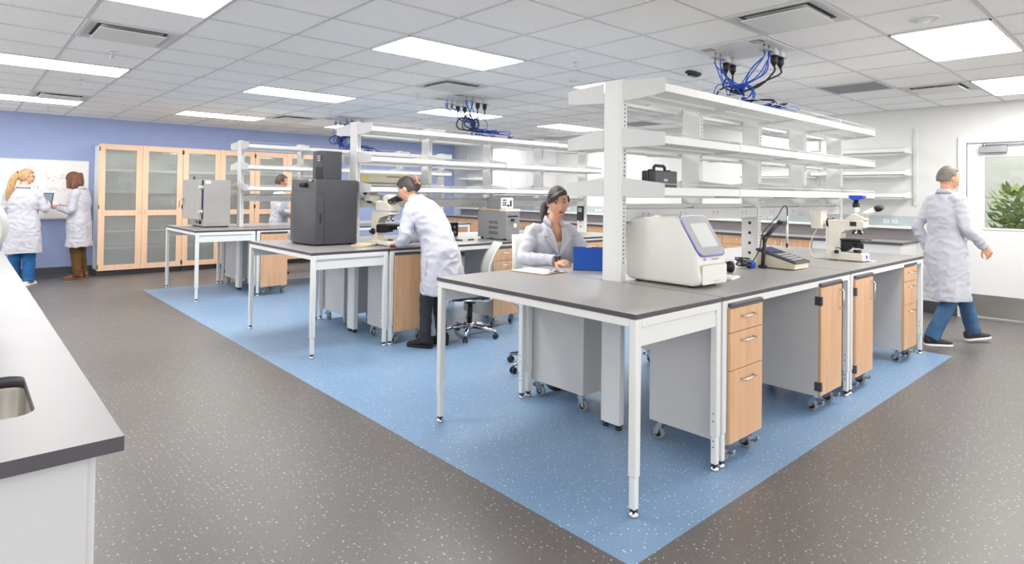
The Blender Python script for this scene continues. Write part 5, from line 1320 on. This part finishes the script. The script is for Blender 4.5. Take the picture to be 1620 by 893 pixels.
def hair_cap(mb, F, s, fn, th=1.0):
    # scalp cap: keeps directions where fn(d) is true, as small overlapping balls shell
    n, m = 40, 26; pts = {}
    R = 1.10*th
    for j in range(m+1):
        t = -PI/2+PI*j/m
        for k in range(n):
            a = 2*PI*k/n; d = V((math.cos(t)*math.cos(a), math.cos(t)*math.sin(a), math.sin(t)))
            if fn(d): pts[(j, k)] = d
    bm = mb.bm; vo, vi = {}, {}
    for key, d in pts.items():
        p = V((d.x*.079, d.y*.098, d.z*.117))
        vo[key] = bm.verts.new(F @ (p*s*R)); vi[key] = bm.verts.new(F @ (p*s*.93))
    for (j, k) in pts:
        q = [(j, k), (j, (k+1) % n), (j+1, (k+1) % n), (j+1, k)]
        if all(x in pts for x in q):
            for D, rev in ((vo, False), (vi, True)):
                try: bm.faces.new([D[x] for x in (q[::-1] if rev else q)])
                except ValueError: pass
    be = {}
    for f in list(bm.faces):
        pass
    bnd = [e for e in bm.edges if len(e.link_faces) == 1]
    inv = {v: k for k, v in vo.items()}
    for e in bnd:
        a, b = e.verts
        if a in inv and b in inv:
            try: bm.faces.new([a, b, vi[inv[b]], vi[inv[a]]])
            except ValueError: pass
    bmesh.ops.recalc_face_normals(bm, faces=bm.faces)
def std_joints(lean=0.0):
    J = dict(neck=(0, -.01, 1.405), head=(0, .015, 1.565), face=(0, 1, -.02),
             shR=(.165, -.01, 1.345), shL=(-.165, -.01, 1.345), elR=(.215, -.03, 1.07), elL=(-.215, -.03, 1.07), wrR=(.22, .06, .83), wrL=(-.22, .06, .83),
             hipR=(.085, 0, .87), hipL=(-.085, 0, .87), knR=(.085, .01, .47), knL=(-.085, .01, .47), anR=(.09, -.03, .085), anL=(-.09, -.03, .085), toeR=(.115, .11, .03), toeL=(-.115, .11, .03),
             haR=((0, .15, -1), (-1, 0, 0), -1, .5), haL=((0, .15, -1), (1, 0, 0), -1, .5))
    J['spine'] = [((0, 0, .80), .15, .10), ((0, 0, .9), .165, .115), ((0, 0, 1.04), .135, .095), ((0, 0, 1.2), .155, .105), ((0, -.005, 1.32), .165, .095), ((0, -.01, 1.38), .11, .075), ((0, -.01, 1.42), .055, .055)]
    return J
def coat_rows(dy=0.0, hem=.50, flare=1.0):
    return [((0, 0-.01*dy, hem), .245*flare, .185*flare), ((0, 0, hem+.2), .228*flare, .168*flare), ((0, 0, .90), .205, .15), ((0, 0, 1.06), .18, .128), ((0, 0, 1.22), .195, .135), ((0, -.005, 1.32), .188, .118), ((0, -.01, 1.375), .13, .09), ((0, -.01, 1.425), .07, .066)]
def to_local(p, loc, rz):
    d = V(p)-V(loc); c, s = math.cos(-rz), math.sin(-rz); return V((d.x*c-d.y*s, d.x*s+d.y*c, d.z))
def face_rz(fx, fy): return math.atan2(fy, fx)-PI/2

# 1. blonde woman at the whiteboard (seen from behind)
J = std_joints(); J['face'] = (.9, .42, -.12); J['head'] = (.02, .03, 1.585); J['neck'] = (0, -.01, 1.43)
J['elR'] = (.255, .03, 1.10); J['wrR'] = (.235, .25, 1.17); J['haR'] = ((-.15, .9, .35), (-1, 0, .2), -1, .8)
J['elL'] = (-.23, .02, 1.09); J['wrL'] = (-.08, .22, 1.10); J['haL'] = ((.9, .4, .1), (0, 0, 1), 1, .5)
loc1, rz1 = (.70, 11.42, 0), face_rz(.33, .94)
P, F = person('blonde woman in white lab coat and blue jeans holding a tablet, seen from behind', loc1, rz1, J, 'skin')
trousers(P, J, 'jeans', (.105, .10, .082, .078, .075))
for s in 'RL': shoe(P, J, s, 'shoe_white', 'shoe_white', stripe='shoe_stripe')
ct = lab_coat(P, J, coat_rows(hem=.47, flare=.98), seed=1); collar(P, F, (0, -.01, 1.435))
mb = MB(); hair_cap(mb, F, 1.0, lambda d: not (d.y > .35 and d.z < .55) and d.z > -.55 and not (abs(d.x) > .55 and d.z < -.1 and d.y > -.1))
back = F @ V((0, -.10, .03)); mb.ball(back, .04, .04, .045)
pts = [back, back+V((-.03, -.055, -.06)), back+V((-.06, -.07, -.18)), back+V((-.085, -.06, -.32)), back+V((-.09, -.045, -.43))]
Q, Rr = smooth_path(pts, [.038, .046, .05, .042, .014], 5); limb(mb, Q, Rr, 14)
hr = mobj('hair', remeshed(mb, .006, 8), 'hair_blonde', P)
mb = MB(); p = F @ V((0, -.115, .035)); mb.lathe([(.036, -.012), (.042, 0), (.036, .012)], p, (p-F @ V((0, 0, 0))).normalized(), 16); mb.build('hair_tie', 'hair_brown', hr, world=False)
mb = MB()
for sx in (-1, 1):
    mb.tube([F @ V((sx*.03+.022*math.cos(2*PI*k/14), .093, .014+.017*math.sin(2*PI*k/14))) for k in range(14)], .0016, 6, closed=True); mb.tube([F @ V((sx*.052, .092, .018)), F @ V((sx*.078, .03, .018)), F @ V((sx*.08, -.01, .012))], .0016, 6)
mb.tube([F @ V((-.009, .094, .018)), F @ V((.009, .094, .018))], .0015, 6); mb.build('glasses', 'black_plastic', P, world=False)
c, s = math.cos(rz1), math.sin(rz1)
def wpt(p, loc, rz): c, s = math.cos(rz), math.sin(rz); return V((loc[0]+p[0]*c-p[1]*s, loc[1]+p[0]*s+p[1]*c, loc[2]+p[2]))
def tablet_held(label, pos, M3, w, h, glow=True, cat='tablet', name='tablet', m='black_plastic'):
    t = thing(name, label, cat, pos); t.rotation_euler = M3.to_euler(); del_ = t.pop('_o', None)
    mb = MB(); mb.prism(rrect(0, 0, w, h, .01), 'z', -.005, .004, .001, 1); mb.build('body', m, t, world=False)
    mb = MB(); mb.prism(rrect(0, 0, w-.02, h-.025, .003), 'z', .004, .0048); mb.build('screen' if glow else 'sheet', 'tablet_glow' if glow else 'paper', t, world=False)
    return t
def frame3(n, up): n = V(n).normalized(); up = V(up); up = (up-n*n.dot(up)).normalized(); r = up.cross(n); return Matrix(((r.x, up.x, n.x), (r.y, up.y, n.y), (r.z, up.z, n.z)))
pw = wpt((.195, .385, 1.255), loc1, rz1)
tablet_held('black tablet with lit screen held by the blonde woman', pw, frame3((-.55, -.8, .28), (0, 0, 1)), .14, .20)

# 2. brunette woman at the whiteboard, turned to the left
J = std_joints(); J['face'] = (-.1, .88, -.5); J['head'] = (0, .075, 1.56); J['neck'] = (0, .005, 1.415); J['hup'] = (0, .3, 1)
J['elR'] = (.22, .02, 1.08); J['wrR'] = (.10, .23, 1.14); J['haR'] = ((-.3, .95, .12), (0, 0, 1), -1, .6)
J['elL'] = (-.23, .03, 1.07); J['wrL'] = (-.11, .25, 1.12); J['haL'] = ((.2, .95, .15), (0, 0, 1), -1, .7)
loc2, rz2 = (1.42, 11.76, 0), face_rz(-.86, .5)
P, F = person('brown haired woman in white lab coat and brown trousers reading a pad, turned left', loc2, rz2, J, 'skin')
trousers(P, J, 'pants_brown', (.105, .095, .075, .066, .066))
for s in 'RL': shoe(P, J, s, 'shoe_brown', 'shoe_brown')
lab_coat(P, J, coat_rows(hem=.51, flare=.9), seed=2); collar(P, F, (0, -.005, 1.43))
pocket(P, (.218, .02, .86), (0, 1, 0), (0, 0, 1), .02, .16, 'pocket_slit')
mb = MB(); hair_cap(mb, F, 1.03, lambda d: not (d.y > .5 and d.z < .45) and d.z > -.6, 1.06)
for k in range(15):
    a = PI*.05+(PI*.9)*k/14; a = -a
    b = F @ V((math.cos(a)*.078, math.sin(a)*.095+.005, .0)); d = F.to_3x3() @ V((math.cos(a), math.sin(a), 0)); L = .17+.03*math.sin(k*2.3)
    Q, Rr = smooth_path([b+V((0, 0, .05)), b+d*.015+V((0, 0, -.05)), b+d*.02+V((0, 0, -.11)), b+d*(.012+.012*math.sin(k*1.9))+V((0, 0, -L))], [.028, .03, .026, .010], 4); limb(mb, Q, Rr, 8)
for sx in (-1, 1):
    for q in range(3):
        b = F @ V((sx*.074, .02+.022*q, .03)); Q, Rr = smooth_path([b, b+V((0, 0, -.07)), b+F.to_3x3() @ V((sx*.004, .012, 0))+V((0, 0, -.15+.01*q))], [.022, .02, .006], 4); limb(mb, Q, Rr, 8)
mobj('hair', remeshed(mb, .0055, 6), 'hair_brown', P)
pw = wpt((-.03, .40, 1.185), loc2, rz2)
tablet_held('white paper pad held by the brown haired woman', pw, frame3(wpt((-.62, -.35, .7), (0, 0, 0), rz2), wpt((0, 1, .3), (0, 0, 0), rz2)), .16, .22, False, 'notepad', 'notepad', 'panel_white')

# 3. woman bending to the microscope
loc3 = (3.30, 4.80, 0); rz3 = face_rz(-.42, .91)
J = std_joints(); L3 = lambda p: to_local(p, loc3, rz3)
J['hipR'] = (.085, -.13, .86); J['hipL'] = (-.085, -.13, .86); J['knR'] = (.085, -.06, .46); J['knL'] = (-.085, -.03, .46); J['anR'] = (.09, -.10, .085); J['anL'] = (-.09, -.03, .085); J['toeR'] = (.11, .04, .03); J['toeL'] = (-.10, .11, .03)
J['spine'] = [((0, -.12, .80), .15, .10), ((0, -.13, .9), .165, .115), ((0, -.08, 1.04), .135, .10), ((0, .0, 1.18), .155, .11), ((0, .085, 1.28), .165, .10), ((0, .13, 1.335), .11, .08), ((0, .16, 1.37), .055, .055)]
J['neck'] = (0, .165, 1.36); J['head'] = (.0, .245, 1.465); J['face'] = (-.06, .88, -.36); J['hup'] = (0, .35, 1); J['hs'] = 1.03
J['shR'] = (.165, .10, 1.275); J['shL'] = (-.165, .10, 1.275)
hL = L3((3.085, 5.06, .945)); J['elL'] = (-.25, .12, 1.015); J['wrL'] = (hL.x, hL.y-.06, hL.z+.01); J['haL'] = ((.1, 1, -.12), (0, 0, -1), 1, .5)
J['elR'] = (.25, .18, 1.01); J['wrR'] = (.17, .40, .965); J['haR'] = ((-.2, 1, -.1), (0, 0, -1), 1, .5)
P, F = person('dark haired woman in white lab coat bending over to a microscope', loc3, rz3, J, 'skin')
trousers(P, J, 'pants_black', (.10, .088, .064, .058, .05))
for s in 'RL': shoe(P, J, s, 'boot_black', 'boot_black', True)
rows = [((0, -.15, .505), .225, .19), ((0, -.155, .68), .215, .178), ((0, -.13, .88), .205, .16), ((0, -.075, 1.05), .182, .138), ((0, .005, 1.19), .195, .14), ((0, .08, 1.28), .186, .118), ((0, .135, 1.335), .13, .09), ((0, .168, 1.385), .07, .068)]
lab_coat(P, J, rows, (.066, .062, .056, .052, .048), seed=3, amp=.015)
mb = MB(); R = []
for k in range(17):
    a = PI/2+.6+(2*PI-1.2)*k/16; d = V((math.cos(a), math.sin(a)*.9, -.35*math.sin(a))); c = V(J['neck'])+V((0, -.005, .0))
    R.append([c+d*.066+V((0, .0, .03)), c+d*.086+V((0, 0, -.01)), c+d*.092+V((0, 0, -.014)), c+d*.074+V((0, 0, .034))])
mb.rings(R); mb.build('collar', 'coat', P, world=False)
pocket(P, (-.222, -.10, .76), (0, 1, .1), (0, -.15, 1), .016, .15, 'pocket_slit')
mb = MB(); hair_cap(mb, F, 1.04, lambda d: not (d.y > .45 and d.z < .5) and d.z > -.42 and not (abs(d.x) > .6 and d.z < .05 and d.y > -.25))
bk = F @ V((0, -.105, .0)); mb.ball(bk, .05, .04, .055); mb.ball(bk+F.to_3x3() @ V((0, -.02, .03)), .035, .03, .04)
hr = mobj('hair', remeshed(mb, .006, 7), 'hair_dark', P)
mb = MB(); o_ = F @ V((-.012, -.145, .045)); T3 = F.to_3x3()
loop = [o_+T3 @ V((-.012+x, .010-.35*abs(z)*0-.012, z)) for x, z in rrect(0, 0, .036, .085, .012, 4)]
mb.tube(loop, .0065, 8, closed=True)
for q in range(4):
    for sx in (-1, 1): mb.tube([o_+T3 @ V((-.012+sx*.018, -.002, -.03+.02*q)), o_+T3 @ V((-.012+sx*.03, .02, -.03+.02*q)), o_+T3 @ V((-.012+sx*.02, .04, -.03+.02*q))], .0032, 6)
mb.build('hair_clip', 'clip_tort', P, world=False)

# 4. seated woman with the blue tablet
loc4 = (3.56, 3.47, 0); rz4 = face_rz(-.34, -.94)
L4 = lambda p: to_local(p, loc4, rz4)
J = dict(neck=(0, .07, 1.205), head=(-.02, .115, 1.375), face=(.23, .95, -.20), hup=(.12, .1, 1), hs=1.06,
         shR=(.17, .035, 1.135), shL=(-.17, .035, 1.135), hipR=(.09, -.03, .665), hipL=(-.09, -.03, .665), knR=(.11, .36, .58), knL=(-.11, .36, .58),
         anR=(.11, .27, .085), anL=(-.11, .27, .085), toeR=(.13, .41, .03), toeL=(-.13, .41, .03))
J['spine'] = [((0, -.05, .60), .16, .12), ((0, -.05, .70), .165, .12), ((0, -.02, .84), .14, .105), ((0, .02, 1.0), .155, .11), ((0, .045, 1.11), .16, .095), ((0, .06, 1.17), .11, .075), ((0, .07, 1.21), .055, .055)]
hw = L4((3.285, 3.03, .935)); J['wrR'] = (hw.x+.035, hw.y-.085, .945); J['elR'] = (.29, .16, .945); J['haR'] = ((-.38, .95, -.06), (-.35, -.1, -.9), -1, .62)
tl = L4((3.42, 2.90, .97)); J['wrL'] = (tl.x, tl.y-.06, .97); J['elL'] = (-.27, .18, .93); J['haL'] = ((.1, 1, 0), (.6, 0, -.6), -1, .7)
P, F = person('seated dark haired woman in white lab coat working at a blue tablet', loc4, rz4, J, 'skin_tan')
trousers(P, J, 'pants_black', (.105, .09, .068, .06, .056))
for s in 'RL': shoe(P, J, s, 'boot_black', 'boot_black')
rows = [((0, .02, .56), .235, .20), ((0, -.02, .66), .23, .18), ((0, -.02, .80), .205, .15), ((0, .01, .96), .195, .14), ((0, .035, 1.08), .19, .125), ((0, .05, 1.135), .165, .105), ((0, .062, 1.18), .11, .085), ((0, .07, 1.215), .07, .068)]
def vcut(p):
    if p.y < .07: return False
    t_ = (p.z-.985)/(1.22-.985)
    return t_ > 0 and abs(p.x) < .012+.062*t_ and p.z < 1.26
ct = lab_coat(P, J, rows, (.062, .060, .056, .052, .046), cut=vcut, seed=4, amp=.014)
mb = MB(); ell_loft(mb, [((0, .0, .90), .14, .11), ((0, .03, 1.0), .150, .118), ((0, .048, 1.075), .145, .108), ((0, .052, 1.088), .138, .10)], (1, 0, 0)); mb.build('shirt', 'shirt_cream', P, world=False)
def lapel(sx):
    mb = MB(); pl = [(.072, .055, 1.215), (.085, .118, 1.175), (.118, .142, 1.12), (.085, .158, 1.105), (.112, .166, 1.09), (.012, .190, .968), (.003, .180, .985), (.030, .168, 1.09), (.048, .138, 1.16)]
    n = V((0, 1, .25)).normalized()*.004
    A = [V((sx*x, y+.004, z)) for x, y, z in pl]; mb.rings([[p for p in A], [p+n for p in A]], smooth=False); return mb.build('lapel', 'coat', P, world=False)
lapel(1); lapel(-1); collar(P, F, (0, .068, 1.235))
mb = MB()
for z in (.955, .86): mb.lathe([(.009, 0), (.009, .003), (.006, .004)], (.004, .178 if z > .9 else .165, z), (0, 1, .1), 14)
mb.build('button', 'panel_white', ct, world=False)
mb = MB(); w_ = V(J['wrR']); d = (w_-V(J['elR'])).normalized(); p = w_+d*.012
mb.lathe([(.029, -.011), (.032, -.009), (.032, .009), (.029, .011)], p, d, 20, cap=False); mb.m(1); u = V((0, 0, 1)); u = (u-d*u.dot(d)).normalized(); o_ = p+u*.032; r_ = d.cross(u)
mb.rings([[o_+r_*a*.017+d*b*.019+u*h for a, b in ((-1, -1), (1, -1), (1, 1), (-1, 1))] for h in (-.006, .006)], smooth=False)
mb.build('wrist_watch', ['black_soft', 'charcoal'], P, world=False)
mb = MB(); hair_cap(mb, F, 1.06, lambda d: not (d.y > .42 and d.z < .52) and d.z > -.45 and not (abs(d.x) > .62 and d.z < -.05 and d.y > -.1))
for k in range(6):   # swept fringe across the forehead
    b = F @ (V((-.03+.012*k, .075, .098-.004*k))*1.06); e = F @ (V((.058+.006*k, .088-.012*k, .028-.006*k))*1.06); mid = b.lerp(e, .5)+F.to_3x3() @ V((.008, .026, .018))
    Q, Rr = smooth_path([b, mid, e], [.014, .014, .006], 5); limb(mb, Q, Rr, 8)
bk = F @ V((.03, -.11, .0)); mb.ball(bk, .042, .04, .04)
Q, Rr = smooth_path([bk, bk+V((.05, -.02, -.05)), bk+V((.075, .0, -.13)), bk+V((.085, .01, -.19))], [.032, .036, .03, .008], 5); limb(mb, Q, Rr, 10)
mobj('hair', remeshed(mb, .005, 5), 'hair_black', P)
chair('white shell swivel chair under the seated woman', (3.60, 3.60, 0), rz4, .565)

# 5. walking man by the door
loc5 = (7.30, 1.62, 0); rz5 = face_rz(.74, -.67)
J = std_joints(); J['hs'] = 1.04
up = .085
for k in ('neck', 'head', 'shR', 'shL', 'elR', 'elL', 'wrR', 'wrL'): J[k] = (J[k][0]*1.06, J[k][1]+.03, J[k][2]+up)
J['spine'] = [((p[0], p[1]+.02, p[2]+up*(p[2]-.5)), w*1.08, d*1.05) for p, w, d in J['spine']]
J['hipR'] = (.09, .0, .91); J['hipL'] = (-.09, .0, .91)
J['knR'] = (.09, .02, .49); J['anR'] = (.09, -.17, .10); J['toeR'] = (.10, -.02, .03)
J['knL'] = (-.09, .25, .53); J['anL'] = (-.09, .36, .125); J['toeL'] = (-.095, .50, .10); J['soleL'] = .02; J['pitchL'] = -.12; J['soleR'] = 0.0
J['elL'] = (-.24, -.10, 1.16); J['wrL'] = (-.23, .0, .93); J['elR'] = (.24, .05, 1.16); J['wrR'] = (.22, .24, .99); J['haR'] = ((0, .5, -.8), (-1, 0, 0), -1, .6)
P, F = person('man in white lab coat and jeans walking past the door', loc5, rz5, J, 'skin_tan', o=dict(brow='hair_grey'))
trousers(P, J, 'jeans_dim', (.105, .096, .074, .068, .066))
for s in 'RL': shoe(P, J, s, 'black_soft', 'shoe_white')
lab_coat(P, J, [((p[0], p[1]+.02, p[2]+up*max(0, p[2]-.5)), w*1.02, d) for p, w, d in coat_rows(hem=.45, flare=.96)], (.068, .062, .055, .052, .048), seed=5); collar(P, F, (0, .012, 1.512))
mb = MB(); hair_cap(mb, F, 1.04, lambda d: not (d.y > .3 and d.z < .55) and d.z > -.3 and not (abs(d.x) > .6 and d.z < .05 and d.y > -.2), .99); mobj('hair', remeshed(mb, .006, 8), 'hair_grey', P)

# 6. person passing behind the far bench
loc6 = (4.13, 10.58, 0); rz6 = face_rz(.95, -.12)
J = std_joints(); J['elL'] = (-.23, -.02, 1.08); J['wrL'] = (-.2, .2, 1.0); J['haL'] = ((0, 1, -.1), (1, 0, 0), -1, .6); J['elR'] = (.23, -.02, 1.08); J['wrR'] = (.18, .2, 1.02); J['haR'] = ((0, 1, -.1), (-1, 0, 0), -1, .6)
J['neck'] = (0, 0, 1.43); J['head'] = (0, .035, 1.59); J['face'] = (.1, 1, -.1)
P, F = person('person in white lab coat walking behind the far bench', loc6, rz6, J, 'skin_tan')
trousers(P, J, 'pants_black')
for s in 'RL': shoe(P, J, s, 'boot_black', 'boot_black')
lab_coat(P, J, coat_rows(hem=.5), seed=6); collar(P, F, (0, -.008, 1.435))
mb = MB(); hair_cap(mb, F, 1.03, lambda d: not (d.y > .35 and d.z < .5) and d.z > -.4 and not (abs(d.x) > .6 and d.z < .0 and d.y > -.2)); mobj('hair', remeshed(mb, .006, 3), 'hair_black', P)

for ob in bpy.data.objects:
    if '_o' in ob: del ob['_o']
